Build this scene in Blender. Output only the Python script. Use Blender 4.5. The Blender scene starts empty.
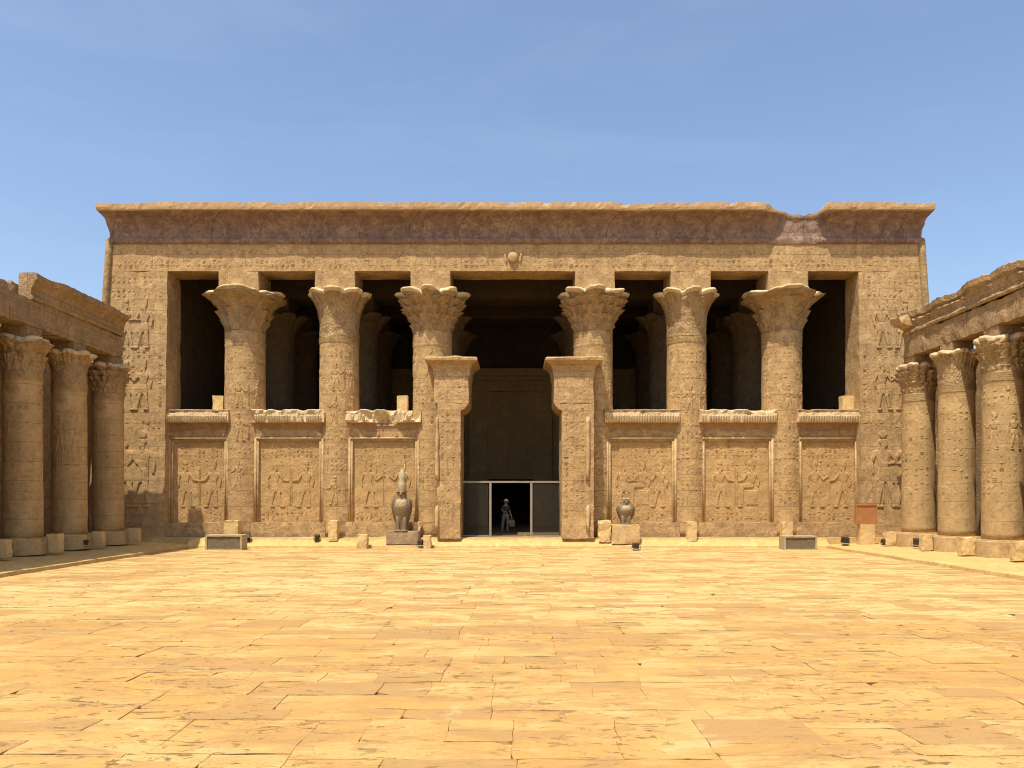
import bpy, math, random
from mathutils import Vector, noise, Matrix
random.seed(7)
R = math.radians
PI = math.pi
scene = bpy.context.scene
COL = scene.collection

# ------------------------------------------------------------------ layout constants (metres, read off the photograph)
F = 780.0; VX = 516.0; VY = 497.0; CAMH = 2.4
def X(px, Y): return (px - VX) / F * Y
def Z(py, Y): return CAMH + (VY - py) / F * Y
SUN = Vector((.225, .37, -1.0)).normalized()      # direction the sunlight travels

# ------------------------------------------------------------------ materials
def new_mat(name):
    m = bpy.data.materials.new(name); m.use_nodes = True
    nt = m.node_tree; nt.nodes.clear()
    out = nt.nodes.new('ShaderNodeOutputMaterial')
    b = nt.nodes.new('ShaderNodeBsdfPrincipled')
    nt.links.new(b.outputs[0], out.inputs[0])
    return m, nt, b
def N(nt, t, **kw):
    n = nt.nodes.new(t)
    for k, v in kw.items():
        if k.startswith('i_'):
            n.inputs[k[2:].replace('_', ' ')].default_value = v
        else: setattr(n, k, v)
    return n
def mix(nt, fac, a, b, mode='MIX'):
    m = nt.nodes.new('ShaderNodeMix'); m.data_type = 'RGBA'; m.blend_type = mode
    for s, v in ((0, fac), (6, a), (7, b)):
        if hasattr(v, 'is_output'): nt.links.new(v, m.inputs[s])
        elif s == 0: m.inputs[0].default_value = v
        else: m.inputs[s].default_value = (*v, 1) if len(v) == 3 else v
    return m.outputs[2]
def math_(nt, op, a, b=0.0):
    m = nt.nodes.new('ShaderNodeMath'); m.operation = op
    for s, v in ((0, a), (1, b)):
        if hasattr(v, 'is_output'): nt.links.new(v, m.inputs[s])
        else: m.inputs[s].default_value = v
    return m.outputs[0]
def ramp(nt, v, lo, hi, a=0.0, b=1.0):
    m = nt.nodes.new('ShaderNodeMapRange'); nt.links.new(v, m.inputs[0])
    m.inputs[1].default_value = lo; m.inputs[2].default_value = hi
    m.inputs[3].default_value = a; m.inputs[4].default_value = b
    return m.outputs[0]
def noise_(nt, vec, scale, detail=5, rough=.6, dist=0.0):
    n = N(nt, 'ShaderNodeTexNoise'); n.inputs['Scale'].default_value = scale
    n.inputs['Detail'].default_value = detail; n.inputs['Roughness'].default_value = rough
    n.inputs['Distortion'].default_value = dist
    nt.links.new(vec, n.inputs['Vector']); return n.outputs[0]

def stone(name, c1, c2, c3=None, block=(1.6, .62), bump=.5, joint=.5, stain=.25, carve=0.0, rough=.93):
    """weathered sandstone: courses of blocks, mottling, dark specks, faint worn carving"""
    m, nt, b = new_mat(name)
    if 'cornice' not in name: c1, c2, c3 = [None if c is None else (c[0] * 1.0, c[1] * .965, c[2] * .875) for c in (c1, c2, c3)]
    tc = N(nt, 'ShaderNodeTexCoord'); o = tc.outputs['Object']
    sep = N(nt, 'ShaderNodeSeparateXYZ'); nt.links.new(o, sep.inputs[0])
    u = math_(nt, 'ADD', math_(nt, 'ADD', sep.outputs[0], sep.outputs[1]), 13.3 if block[0] > 40 else 0.0)
    wob = noise_(nt, o, 1.3, 3)
    v = math_(nt, 'ADD', sep.outputs[2], math_(nt, 'MULTIPLY', wob, .05))
    cmb = N(nt, 'ShaderNodeCombineXYZ'); nt.links.new(u, cmb.inputs[0]); nt.links.new(v, cmb.inputs[1])
    br = N(nt, 'ShaderNodeTexBrick'); nt.links.new(cmb.outputs[0], br.inputs['Vector'])
    br.inputs['Color1'].default_value = (0, 0, 0, 1); br.inputs['Color2'].default_value = (1, 1, 1, 1)
    br.inputs['Mortar'].default_value = (.5, .5, .5, 1)
    br.inputs['Scale'].default_value = 1; br.inputs['Mortar Size'].default_value = .012
    br.inputs['Mortar Smooth'].default_value = .6
    br.inputs['Brick Width'].default_value = block[0]; br.inputs['Row Height'].default_value = block[1]
    big = noise_(nt, o, .45, 4); med = noise_(nt, o, 2.4, 6, .65, .4); fine = noise_(nt, o, 19, 6, .7)
    col = mix(nt, ramp(nt, big, .35, .65), c1, c2)
    col = mix(nt, ramp(nt, med, .42, .68, 0, .8), col, c3 or tuple(x * .8 for x in c1))
    col = mix(nt, math_(nt, 'MULTIPLY', br.outputs['Color'], .42), col, tuple(x * .70 for x in c2))
    pt = noise_(nt, o, .95, 7, .68, .5); pt2 = noise_(nt, o, 1.9, 6, .7, 1.2)
    col = mix(nt, ramp(nt, pt, .565, .60, 0, .40), col, tuple(min(1, x * 1.18) for x in c2))
    col = mix(nt, ramp(nt, pt2, .55, .60, 0, .65), col, (c3 or c1)[:3])
    # long vertical weather streaks and dark specks
    mp = N(nt, 'ShaderNodeMapping'); nt.links.new(o, mp.inputs[0]); mp.inputs['Scale'].default_value = (2.2, 2.2, .25)
    st = noise_(nt, mp.outputs[0], 1.0, 5, .6)
    col = mix(nt, ramp(nt, st, .52, .74, 0, stain), col, tuple(x * .5 for x in c1))
    f2 = noise_(nt, o, 7.5, 7, .75, .5)
    col = mix(nt, ramp(nt, fine, .58, .76, 0, .6), col, tuple(x * .45 for x in c1))
    col = mix(nt, ramp(nt, f2, .56, .68, 0, .5), col, tuple(x * .55 for x in c1))
    col = mix(nt, ramp(nt, f2, .44, .34, 0, .3), col, tuple(min(1, x * 1.25) for x in c2))
    col = mix(nt, ramp(nt, fine, .36, .24, 0, .45), col, tuple(min(1, x * 1.35) for x in c2))
    col = mix(nt, math_(nt, 'MULTIPLY', br.outputs['Fac'], joint * .6), col, tuple(x * .4 for x in c1))
    nt.links.new(col, b.inputs['Base Color'])
    b.inputs['Roughness'].default_value = rough
    b.inputs['Specular IOR Level'].default_value = .2
    # height
    h = math_(nt, 'MULTIPLY', med, .05)
    h = math_(nt, 'ADD', h, math_(nt, 'MULTIPLY', fine, .018))
    h = math_(nt, 'SUBTRACT', h, math_(nt, 'MULTIPLY', ramp(nt, f2, .54, .68), .02))
    h = math_(nt, 'SUBTRACT', h, math_(nt, 'MULTIPLY', br.outputs['Fac'], .035 * joint))
    h = math_(nt, 'ADD', h, math_(nt, 'MULTIPLY', ramp(nt, st, .3, .7), .012))
    if carve:
        vo = N(nt, 'ShaderNodeTexVoronoi'); vo.feature = 'DISTANCE_TO_EDGE'
        mq = N(nt, 'ShaderNodeMapping'); nt.links.new(o, mq.inputs[0]); mq.inputs['Scale'].default_value = (7.5, 7.5, 5.5)
        nt.links.new(mq.outputs[0], vo.inputs['Vector']); vo.inputs['Scale'].default_value = 1.0
        cv = ramp(nt, vo.outputs[0], .02, .16)
        h = math_(nt, 'ADD', h, math_(nt, 'MULTIPLY', cv, .03 * carve))
    bp = N(nt, 'ShaderNodeBump'); bp.inputs['Strength'].default_value = bump; bp.inputs['Distance'].default_value = 1.0
    nt.links.new(h, bp.inputs['Height']); nt.links.new(bp.outputs[0], b.inputs['Normal'])
    return m

def plain(name, c, c2=None, rough=.6, metal=0.0, bump=.1, scale=8):
    m, nt, b = new_mat(name)
    tc = N(nt, 'ShaderNodeTexCoord'); n = noise_(nt, tc.outputs['Object'], scale, 5)
    lo, hi = (.50, .57) if name == 'joint_dirt' else (.35, .65)
    col = mix(nt, ramp(nt, n, lo, hi), c, c2 or tuple(x * .75 for x in c))
    nt.links.new(col, b.inputs['Base Color'])
    b.inputs['Roughness'].default_value = rough; b.inputs['Metallic'].default_value = metal
    bp = N(nt, 'ShaderNodeBump'); bp.inputs['Strength'].default_value = bump; bp.inputs['Distance'].default_value = .05
    nt.links.new(n, bp.inputs['Height']); nt.links.new(bp.outputs[0], b.inputs['Normal'])
    return m

def paving_mat(name):
    m, nt, b = new_mat(name)
    tc = N(nt, 'ShaderNodeTexCoord'); o = tc.outputs['Object']
    at = N(nt, 'ShaderNodeAttribute'); at.attribute_name = 'tint'
    mp = N(nt, 'ShaderNodeMapping'); nt.links.new(o, mp.inputs[0]); mp.inputs['Scale'].default_value = (1, 2.2, 1)
    big = noise_(nt, o, .22, 5, .6); med = noise_(nt, mp.outputs[0], .9, 8, .68, .7); fine = noise_(nt, o, 16, 7, .72)
    pit = noise_(nt, mp.outputs[0], 3.4, 7, .72, .9); blot = noise_(nt, mp.outputs[0], .55, 7, .7, 1.0)
    pale = (.52, .385, .16); warm = (.445, .26, .08); tan = (.35, .205, .078); dark = (.24, .145, .065)
    sp = N(nt, 'ShaderNodeSeparateXYZ'); nt.links.new(o, sp.inputs[0])
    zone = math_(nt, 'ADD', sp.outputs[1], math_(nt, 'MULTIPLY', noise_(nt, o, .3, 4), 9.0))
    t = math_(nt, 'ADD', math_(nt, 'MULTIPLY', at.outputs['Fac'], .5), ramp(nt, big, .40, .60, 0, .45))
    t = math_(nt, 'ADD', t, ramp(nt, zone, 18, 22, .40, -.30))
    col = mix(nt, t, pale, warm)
    col = mix(nt, ramp(nt, at.outputs['Fac'], .84, .87, 0, .85), col, (.36, .215, .085))
    col = mix(nt, ramp(nt, blot, .49, .55, 0, .75), col, (.40, .225, .075))
    col = mix(nt, ramp(nt, med, .53, .58, 0, .7), col, tan)
    col = mix(nt, ramp(nt, med, .43, .33, 0, .45), col, (.57, .44, .21))
    pm = math_(nt, 'MULTIPLY', ramp(nt, pit, .58, .66, 0, .85), ramp(nt, noise_(nt, o, .35, 4), .44, .58))
    col = mix(nt, pm, col, dark)
    col = mix(nt, ramp(nt, fine, .55, .70, 0, .6), col, dark)
    nt.links.new(col, b.inputs['Base Color']); b.inputs['Roughness'].default_value = .95
    b.inputs['Specular IOR Level'].default_value = .15
    h = math_(nt, 'ADD', math_(nt, 'MULTIPLY', med, .03), math_(nt, 'MULTIPLY', fine, .008))
    h = math_(nt, 'SUBTRACT', h, math_(nt, 'MULTIPLY', pm, .03))
    bp = N(nt, 'ShaderNodeBump'); bp.inputs['Strength'].default_value = .8; bp.inputs['Distance'].default_value = 1.0
    nt.links.new(h, bp.inputs['Height']); nt.links.new(bp.outputs[0], b.inputs['Normal'])
    return m

M = {}
SC1 = (.43, .285, .14); SC2 = (.52, .35, .175); SC3 = (.30, .195, .10)
M['wall'] = stone('sandstone_wall', SC1, SC2, SC3, (1.5, .55), .85, .5, .45, .18)
M['shaft'] = stone('sandstone_shaft', (.46, .305, .145), (.54, .365, .18), SC3, (60, .78), .8, .9, .4, .14)
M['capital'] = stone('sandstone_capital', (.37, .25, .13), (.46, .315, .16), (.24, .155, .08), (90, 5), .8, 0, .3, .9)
M['rear'] = stone('rear_wall_stone', (.40, .275, .145), (.46, .32, .17), (.33, .22, .115), (1.6, .6), .4, .4, .3)
M['cap_top'] = stone('pale_capital_rim', (.56, .43, .26), (.62, .49, .31), (.45, .33, .19), (90, 50), .5, 0, .1)  # paler stone for capital rims and the screen wall frieze
M['cornice'] = stone('weathered_shaded_cornice', (.17, .105, .08), (.23, .145, .11), (.35, .24, .15), (2.4, 9), .9, 1.0, .5)  # weathered stone, with shade under the lip mixed into its dark tone
M['cavetto'] = stone('cavetto_shade_and_stain', (.30, .19, .10), (.37, .24, .125), (.24, .15, .08), (50, 50), .5, 0, .3)  # darkened to put shade into screen cavettos; also colours their stained top strip
M['fillet'] = stone('cornice_fillet', (.50, .34, .175), (.44, .28, .14), (.36, .22, .11), (2.6, 9), .5, .8, .15)
M['panel'] = stone('carved_panel', (.44, .285, .13), (.51, .335, .155), (.33, .21, .10), (1.9, .5), .5, .3, .1, .45)
M['trim'] = stone('moulding_stone', (.49, .34, .175), (.55, .385, .195), SC3, (50, 50), .5, 0, .1)
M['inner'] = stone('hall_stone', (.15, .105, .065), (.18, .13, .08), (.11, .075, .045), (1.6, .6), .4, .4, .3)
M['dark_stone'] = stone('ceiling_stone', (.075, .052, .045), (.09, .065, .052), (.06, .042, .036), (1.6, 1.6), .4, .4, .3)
M['side'] = stone('colonnade_stone', (.35, .235, .125), (.43, .295, .155), (.25, .165, .09), (1.8, .6), .8, .7, .4, .4)
M['side_shaft'] = stone('colonnade_shaft', (.44, .30, .145), (.51, .355, .175), (.32, .215, .11), (60, .7), .5, 1.0, .35, .12)
M['block'] = stone('loose_block_stone', (.60, .43, .205), (.66, .48, .24), (.50, .34, .16), (50, 50), .5, 0, .1)
M['kerb'] = stone('kerb_stone', (.55, .38, .185), (.62, .44, .22), (.42, .28, .14), (1.7, 9), .5, .7, .1)
M['apron'] = stone('apron_stone', (.55, .385, .155), (.60, .42, .175), (.45, .30, .125), (1.9, .45), .5, .7, .1)
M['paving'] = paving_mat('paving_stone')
M['sand'] = stone('desert_sand', (.50, .34, .15), (.55, .38, .17), (.43, .28, .12), (90, 90), .3, 0, 0)
M['joint'] = plain('joint_dirt', (.46, .29, .11), (.14, .08, .035), .97, 0, .4, 1.7)
M['granite'] = plain('grey_granite', (.16, .11, .05), (.24, .17, .08), .8, 0, .5, 14)
M['wing'] = plain('dark_granite', (.095, .07, .04), (.14, .10, .055), .7, 0, .6, 16)
M['granite_pale'] = plain('pale_worn_granite', (.42, .33, .18), (.28, .21, .11), .8, 0, .5, 12)
M['metal'] = plain('pale_painted_metal', (.32, .26, .18), (.25, .20, .14), .45, .2, .05)
M['black_metal'] = plain('black_lamp_metal', (.03, .024, .02), (.055, .042, .03), .5, .3, .1)
M['lens'] = plain('lamp_glass', (.09, .09, .09), (.12, .12, .12), .15, 0, 0)
M['grey_box'] = plain('grey_concrete', (.17, .125, .07), (.13, .095, .05), .85, 0, .4)
M['dark_ped'] = plain('brown_granite', (.34, .235, .125), (.24, .165, .09), .85, 0, .5, 5)
M['box_frame'] = plain('pale_box_frame', (.42, .32, .18), (.34, .26, .14), .8, 0, .3)
M['orange'] = plain('orange_board', (.40, .17, .05), (.32, .13, .04), .7, 0, .2, 4)
M['cloth_dark'] = plain('dark_cloth', (.05, .05, .055), (.035, .035, .04), .9)
M['cloth_pale'] = plain('pale_cloth', (.26, .235, .20), (.20, .18, .15), .9)
M['white'] = plain('white_cloth', (.70, .68, .63), (.6, .57, .52), .9)
M['skin'] = plain('skin', (.40, .24, .15), (.36, .21, .13), .6)
M['hair'] = plain('dark_hair', (.02, .015, .012), None, .7)
M['bag'] = plain('beige_bag', (.24, .20, .14), (.19, .155, .11), .8)
def pane_mat():
    m, nt, b = new_mat('dusty_pane')
    out = [n for n in nt.nodes if n.type == 'OUTPUT_MATERIAL'][0]
    b.inputs['Base Color'].default_value = (.09, .07, .045, 1); b.inputs['Roughness'].default_value = .35
    tr = N(nt, 'ShaderNodeBsdfTransparent'); tr.inputs[0].default_value = (.85, .85, .85, 1)
    ms = N(nt, 'ShaderNodeMixShader'); ms.inputs[0].default_value = .14
    nt.links.new(tr.outputs[0], ms.inputs[1]); nt.links.new(b.outputs[0], ms.inputs[2])
    nt.links.new(ms.outputs[0], out.inputs[0]); return m
M['pane'] = pane_mat()

# ------------------------------------------------------------------ mesh helpers
def nz(p, f, a): return noise.noise_vector(Vector(p) * f) * a
class MB:
    def __init__(s): s.v = []; s.f = []; s.t = []; s.m = []
    def add(s, vs, fs, tint=0.0, mi=0):
        o = len(s.v); s.v += [tuple(x) for x in vs]
        s.f += [tuple(i + o for i in f) for f in fs]; s.t += [tint] * len(fs); s.m += [mi] * len(fs)
    def hexa(s, c, div=.5, jit=.015, freq=1.1, mi=0):
        """8 corners: bottom 4 (x-y- x+y- x+y+ x-y+) then top 4; faces subdivided and worn"""
        c = [Vector(p) for p in c]
        nx = max(1, min(90, round((c[1] - c[0]).length / div))); ny = max(1, min(90, round((c[3] - c[0]).length / div)))
        nzz = max(1, min(60, round((c[4] - c[0]).length / div)))
        idx = {}; vs = []
        def P(i, j, k):
            key = (i, j, k)
            if key not in idx:
                a, b_, d = i / nx, j / ny, k / nzz
                bt = c[0].lerp(c[1], a).lerp(c[3].lerp(c[2], a), b_)
                tp = c[4].lerp(c[5], a).lerp(c[7].lerp(c[6], a), b_)
                p = bt.lerp(tp, d)
                e = (i in (0, nx)) + (j in (0, ny)) + (k in (0, nzz))
                q = p + nz(p, freq, jit) + nz(p, freq * 4, jit * .5 * (e if e > 1 else .4))
                if e > 1 and jit > 0:
                    cen = (c[0] + c[6]) * .5
                    q += (cen - p).normalized() * abs(noise.noise(p * 1.9)) * jit * 1.6
                idx[key] = len(vs); vs.append(q)
            return idx[key]
        fs = []
        for i in range(nx):
            for j in range(ny):
                fs.append((P(i, j, 0), P(i, j + 1, 0), P(i + 1, j + 1, 0), P(i + 1, j, 0)))
                fs.append((P(i, j, nzz), P(i + 1, j, nzz), P(i + 1, j + 1, nzz), P(i, j + 1, nzz)))
        for i in range(nx):
            for k in range(nzz):
                fs.append((P(i, 0, k), P(i + 1, 0, k), P(i + 1, 0, k + 1), P(i, 0, k + 1)))
                fs.append((P(i, ny, k), P(i, ny, k + 1), P(i + 1, ny, k + 1), P(i + 1, ny, k)))
        for j in range(ny):
            for k in range(nzz):
                fs.append((P(0, j, k), P(0, j, k + 1), P(0, j + 1, k + 1), P(0, j + 1, k)))
                fs.append((P(nx, j, k), P(nx, j + 1, k), P(nx, j + 1, k + 1), P(nx, j, k + 1)))
        s.add(vs, fs, 0, mi)
    def box(s, x0, x1, y0, y1, z0, z1, div=.5, jit=.012, freq=1.3, by=0.0, mi=0):
        """by = backward lean of the front face per metre of height"""
        s.hexa([(x0, y0, z0), (x1, y0, z0), (x1, y1, z0), (x0, y1, z0),
                (x0, y0 + by * (z1 - z0), z1), (x1, y0 + by * (z1 - z0), z1), (x1, y1, z1), (x0, y1, z1)], div, jit, freq, mi)
    def loft(s, rings, n=20, mi=0, cap=True, power=2.0):
        """rings: (cx,cy,z,rx,ry)"""
        vs = []; fs = []
        for (cx, cy, z, rx, ry) in rings:
            for k in range(n):
                a = 2 * PI * k / n; ca, sa = math.cos(a), math.sin(a)
                e = 2.0 / power
                vs.append((cx + rx * math.copysign(abs(ca) ** e, ca), cy + ry * math.copysign(abs(sa) ** e, sa), z))
        for r in range(len(rings) - 1):
            for k in range(n):
                fs.append((r * n + k, r * n + (k + 1) % n, (r + 1) * n + (k + 1) % n, (r + 1) * n + k))
        if cap:
            fs.append(tuple(range(n))[::-1]); fs.append(tuple((len(rings) - 1) * n + k for k in range(n)))
        s.add(vs, fs, 0, mi)
    def grid(s, rows, closed=True, mi=0, caps=False):
        n = len(rows[0]); vs = [p for r in rows for p in r]; fs = []
        for r in range(len(rows) - 1):
            for k in range(n if closed else n - 1):
                fs.append((r * n + k, r * n + (k + 1) % n, (r + 1) * n + (k + 1) % n, (r + 1) * n + k))
        if caps:
            fs.append(tuple(range(n))[::-1]); fs.append(tuple((len(rows) - 1) * n + k for k in range(n)))
        s.add(vs, fs, 0, mi)
    def tube(s, pts, rad, n=8, mi=0):
        rows = []
        for i, p in enumerate(pts):
            p = Vector(p); a = Vector(pts[max(0, i - 1)]); b = Vector(pts[min(len(pts) - 1, i + 1)])
            d = (b - a).normalized(); up = Vector((0, 0, 1)) if abs(d.z) < .9 else Vector((0, 1, 0))
            u = d.cross(up).normalized(); w = d.cross(u)
            r = rad[i] if isinstance(rad, (list, tuple)) else rad
            rows.append([p + u * r * math.cos(2 * PI * k / n) - w * r * math.sin(2 * PI * k / n) for k in range(n)])
        s.grid(rows, True, mi, True)
    def pillow(s, pts, h, f, inset=.80, mi=0):
        """low relief: outline pts in (u,v), raised h, mapped to the surface by f(u,v,h)"""
        n = len(pts); cu = sum(p[0] for p in pts) / n; cv = sum(p[1] for p in pts) / n
        vs = [f(p[0], p[1], -.02) for p in pts] + [f(cu + (p[0] - cu) * (.5 + inset / 2), cv + (p[1] - cv) * (.5 + inset / 2), h * .8) for p in pts]
        vs += [f(cu + (p[0] - cu) * inset * .7, cv + (p[1] - cv) * inset * .7, h) for p in pts]
        fs = [(k, (k + 1) % n, n + (k + 1) % n, n + k) for k in range(n)] + [(n + k, n + (k + 1) % n, 2 * n + (k + 1) % n, 2 * n + k) for k in range(n)]
        fs.append(tuple(range(2 * n, 3 * n)))
        s.add(vs, fs, 0, mi)
    def build(s, name, mats, parent=None, smooth=False, loc=None):
        off = Vector((0, 0, 0)); p = parent
        while p is not None: off += p.location; p = p.parent
        base = Vector(loc) if loc is not None else (off if parent else Vector((0, 0, 0)))
        me = bpy.data.meshes.new(name)
        me.from_pydata([(v[0] - base.x, v[1] - base.y, v[2] - base.z) for v in s.v], [], s.f)
        if not isinstance(mats, (list, tuple)): mats = [mats]
        for m in mats: me.materials.append(m)
        me.polygons.foreach_set('material_index', s.m)
        if any(s.t):
            a = me.attributes.new('tint', 'FLOAT', 'FACE'); a.data.foreach_set('value', s.t)
        if smooth: me.polygons.foreach_set('use_smooth', [True] * len(s.f))
        me.update()
        o = bpy.data.objects.new(name, me); COL.objects.link(o)
        if parent: o.parent = parent; o.location = base - off
        else: o.location = base
        return o
def tag(o, label=None, cat=None, group=None, kind=None):
    for k, v in (('label', label), ('category', cat), ('group', group), ('kind', kind)):
        if v: o[k] = v
    return o
def empty(name, loc):
    o = bpy.data.objects.new(name, None); o.location = loc; o.empty_display_size = .3; COL.objects.link(o); return o
def copy_tree(o, parent=None):
    c = o.copy(); COL.objects.link(c)
    if parent: c.parent = parent
    for ch in [x for x in list(COL.objects) if x.parent == o]: copy_tree(ch, c)
    return c

# ------------------------------------------------------------------ carved relief
def cap_outline(a, b, ra, rb, n=5):
    a = Vector(a); b = Vector(b); d = (b - a); ang = math.atan2(d.y, d.x); pts = []
    for k in range(n + 1):
        t = ang + PI / 2 + PI * k / n; pts.append((a.x + ra * math.cos(t), a.y + ra * math.sin(t)))
    for k in range(n + 1):
        t = ang - PI / 2 + PI * k / n; pts.append((b.x + rb * math.cos(t), b.y + rb * math.sin(t)))
    return pts
def ell(cx, cy, rx, ry, n=9): return [(cx + rx * math.cos(2 * PI * k / n), cy + ry * math.sin(2 * PI * k / n)) for k in range(n)]
def figure(mb, u0, v0, H, face, f, h=.06, kind=0):
    """a striding or enthroned carved figure in profile"""
    T = lambda pts: [(u0 + face * p[0] * H, v0 + p[1] * H) for p in (pts if face > 0 else pts[::-1])]
    C = lambda a, b, ra, rb, k=1.0: mb.pillow(T(cap_outline(a, b, ra, rb)), h * k, f)
    W = lambda pts, k=1.0: mb.pillow(T(pts), h * k, f)
    W(ell(.015, .80, .045, .05)); C((0, .76), (0, .70), .025, .035)
    if kind % 3 == 0: C((-.005, .85), (-.035, .97), .045, .02)
    elif kind % 3 == 1: C((-.01, .84), (.03, .93), .05, .045); C((-.06, .86), (-.06, 1.0), .014, .01)
    else: W(ell(0, .93, .055, .055)); C((-.03, .84), (.03, .84), .03, .03)
    W([(-.12, .72), (-.05, .50), (.055, .50), (.12, .72), (.0, .745)])
    if kind == 4:
        C((.0, .46), (.20, .44), .055, .045); C((.20, .42), (.21, .06), .035, .025); C((.2, .03), (.28, .02), .022, .015)
        W([(-.14, .36), (-.14, .04), (.12, .04), (.12, .36)], .8)
    else:
        W([(-.06, .52), (-.09, .33), (.15, .30), (.06, .52)])
        C((-.03, .34), (-.075, .04), .038, .022); C((.07, .34), (.13, .04), .038, .022)
        C((-.08, .02), (-.01, .015), .02, .013); C((.12, .02), (.20, .015), .02, .013)
    C((.10, .70), (.17, .57), .026, .021); C((.17, .57), (.29, .66 if kind % 2 else .55), .021, .016)
    C((-.105, .70), (-.15, .57), .026, .021); C((-.15, .57), (-.13, .44), .021, .016)
    if kind != 3: C((.31, .84), (.31, .03), .009, .009, .7)
def glyph(mb, u, v, s, f, h):
    k = random.randrange(8)
    if k == 0: mb.pillow(ell(u, v, s * .32, s * .3, 7), h, f)
    elif k == 1: mb.pillow(cap_outline((u - s * .35, v), (u + s * .35, v), s * .09, s * .06, 3), h, f)
    elif k == 2: mb.pillow(cap_outline((u, v - s * .4), (u + s * .05, v + s * .35), s * .12, s * .07, 3), h, f)
    elif k == 3:
        mb.pillow(ell(u - s * .05, v, s * .24, s * .17, 7), h, f); mb.pillow(cap_outline((u + s * .1, v), (u + s * .2, v + s * .32), s * .1, s * .09, 3), h, f)
        mb.pillow(cap_outline((u - s * .05, v - s * .12), (u - s * .02, v - s * .4), s * .05, s * .05, 3), h, f)
    elif k == 4:
        for q in (-.25, 0, .25): mb.pillow(cap_outline((u - s * .3, v + q * s), (u + s * .3, v + q * s), s * .06, s * .06, 2), h, f)
    elif k == 5: mb.pillow([(u - s * .3, v - s * .3), (u + s * .3, v - s * .3), (u + s * .05, v + s * .35)], h, f)
    elif k == 6:
        mb.pillow(cap_outline((u, v - s * .35), (u, v + s * .1), s * .05, s * .05, 2), h, f); mb.pillow(ell(u, v + s * .25, s * .18, s * .15, 6), h, f)
    else: mb.pillow(cap_outline((u - s * .25, v - s * .3), (u + s * .25, v + s * .3), s * .07, s * .05, 2), h, f)
def glyphs(mb, u0, u1, v0, v1, s, f, h=.03, fill=.85, avoid=None):
    u = u0 + s * .5
    while u < u1 - s * .3:
        v = v0 + s * .5 + random.uniform(0, .2) * s
        while v < v1 - s * .3:
            if random.random() < fill and not (avoid and avoid(u, v)):
                glyph(mb, u + random.uniform(-.06, .06) * s, v, s * random.uniform(.75, 1.0), f, h * random.uniform(.5, 1.1))
            v += s * random.uniform(.85, 1.15)
        u += s * 1.02

# ------------------------------------------------------------------ columns
def core_r(t, r0, Rt, p): return r0 + (Rt - r0) * (t ** p)
def make_capital(cx, cy, z0, H, r0, Rt, kind, rot=0.0, seed=0):
    """bell capital; kind 'palm', 'composite' (tiers of florets), 'umbel' (large petals)"""
    mb = MB(); n = 160; rows = []; NT = 50
    S = (.10 if kind == 'composite' else .14) * (Rt / 1.9)
    def lobes(th, t):
        c = 0.0
        def L(k, ph, tt, A, q, p):
            if t > tt + 1e-6: return 0.0
            w = abs(math.cos((th + ph) * k / 2)) ** q
            return A * w * (t / tt) ** p
        if kind == 'palm':
            c += L(8, 0, 1.0, .40, .65, 4.0)
        elif kind == 'composite':
            c += L(8, 0, 1.0, .62, .75, 3.2)
            c += L(8, PI / 8, .78, .48, 1.3, 3.0)
            c += L(16, PI / 16, .58, .27, 2.0, 3.5)
            c += L(16, 0, .38, .20, 2.0, 3.0)
            c += L(24, 0, .18, .13, 1.8, 2.0)
        else:
            c += L(4, 0, 1.0, .60, .6, 3.4)
            c += L(4, PI / 4, .93, .52, 1.1, 3.2)
            c += L(8, PI / 8, .52, .22, 3.0, 2.0)
            c += L(16, 0, .30, .10, 3.0, 1.5)
        return c * Rt / 1.9
    Rc = {'palm': Rt - .38 * Rt / 1.9, 'composite': Rt - .64 * Rt / 1.9, 'umbel': Rt - .60 * Rt / 1.9}[kind]
    pw = {'palm': 3.4, 'composite': 1.35, 'umbel': 1.5}[kind]
    for j in range(NT + 1):
        t = j / NT; row = []
        for k in range(n):
            th = 2 * PI * k / n + rot
            r = core_r(t, r0, Rc, pw) + lobes(th, t)
            if kind == 'palm' and t > .3: r += .03 * math.cos(th * 32) * (t - .3)
            elif kind != 'palm': r += (.045 * noise.noise((math.cos(th) * 9, math.sin(th) * 9, t * 11 + seed)) - .05 * max(0, noise.noise((math.cos(th) * 5, math.sin(th) * 5, t * 6 + seed)))) * Rt / 1.9
            kk = {'palm': 8, 'composite': 8, 'umbel': 4}[kind]
            dz = -S * (1 - abs(math.cos(th * kk / 2)) ** .8) * max(0, (t - .75) * 4)
            a = 2 * PI * k / n
            p = Vector((cx + r * math.cos(a), cy + r * math.sin(a), z0 + H * t + dz))
            d = nz(p + Vector((seed, 0, 0)), 2.2, .035) + nz(p, 6.5, .02)
            if t > .8:
                d -= Vector((math.cos(a), math.sin(a), .4)) * max(0, noise.noise(p * 1.4 + Vector((seed, 3, 0))) - .15) * .5
            row.append(p + d)
        rows.append(row)
    last = rows[-1]
    for (q, dz) in ((.97, .07), (.86, .11), (.6, .10)):
        rows.append([Vector((cx + (p.x - cx) * q, cy + (p.y - cy) * q, p.z + dz + (z0 + H - p.z) * (1 - q))) for p in last])
    mb.grid(rows, True, 0, True)
    nn = n * (len(rows) - 1)
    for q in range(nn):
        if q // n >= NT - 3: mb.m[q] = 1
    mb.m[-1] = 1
    return mb
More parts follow.
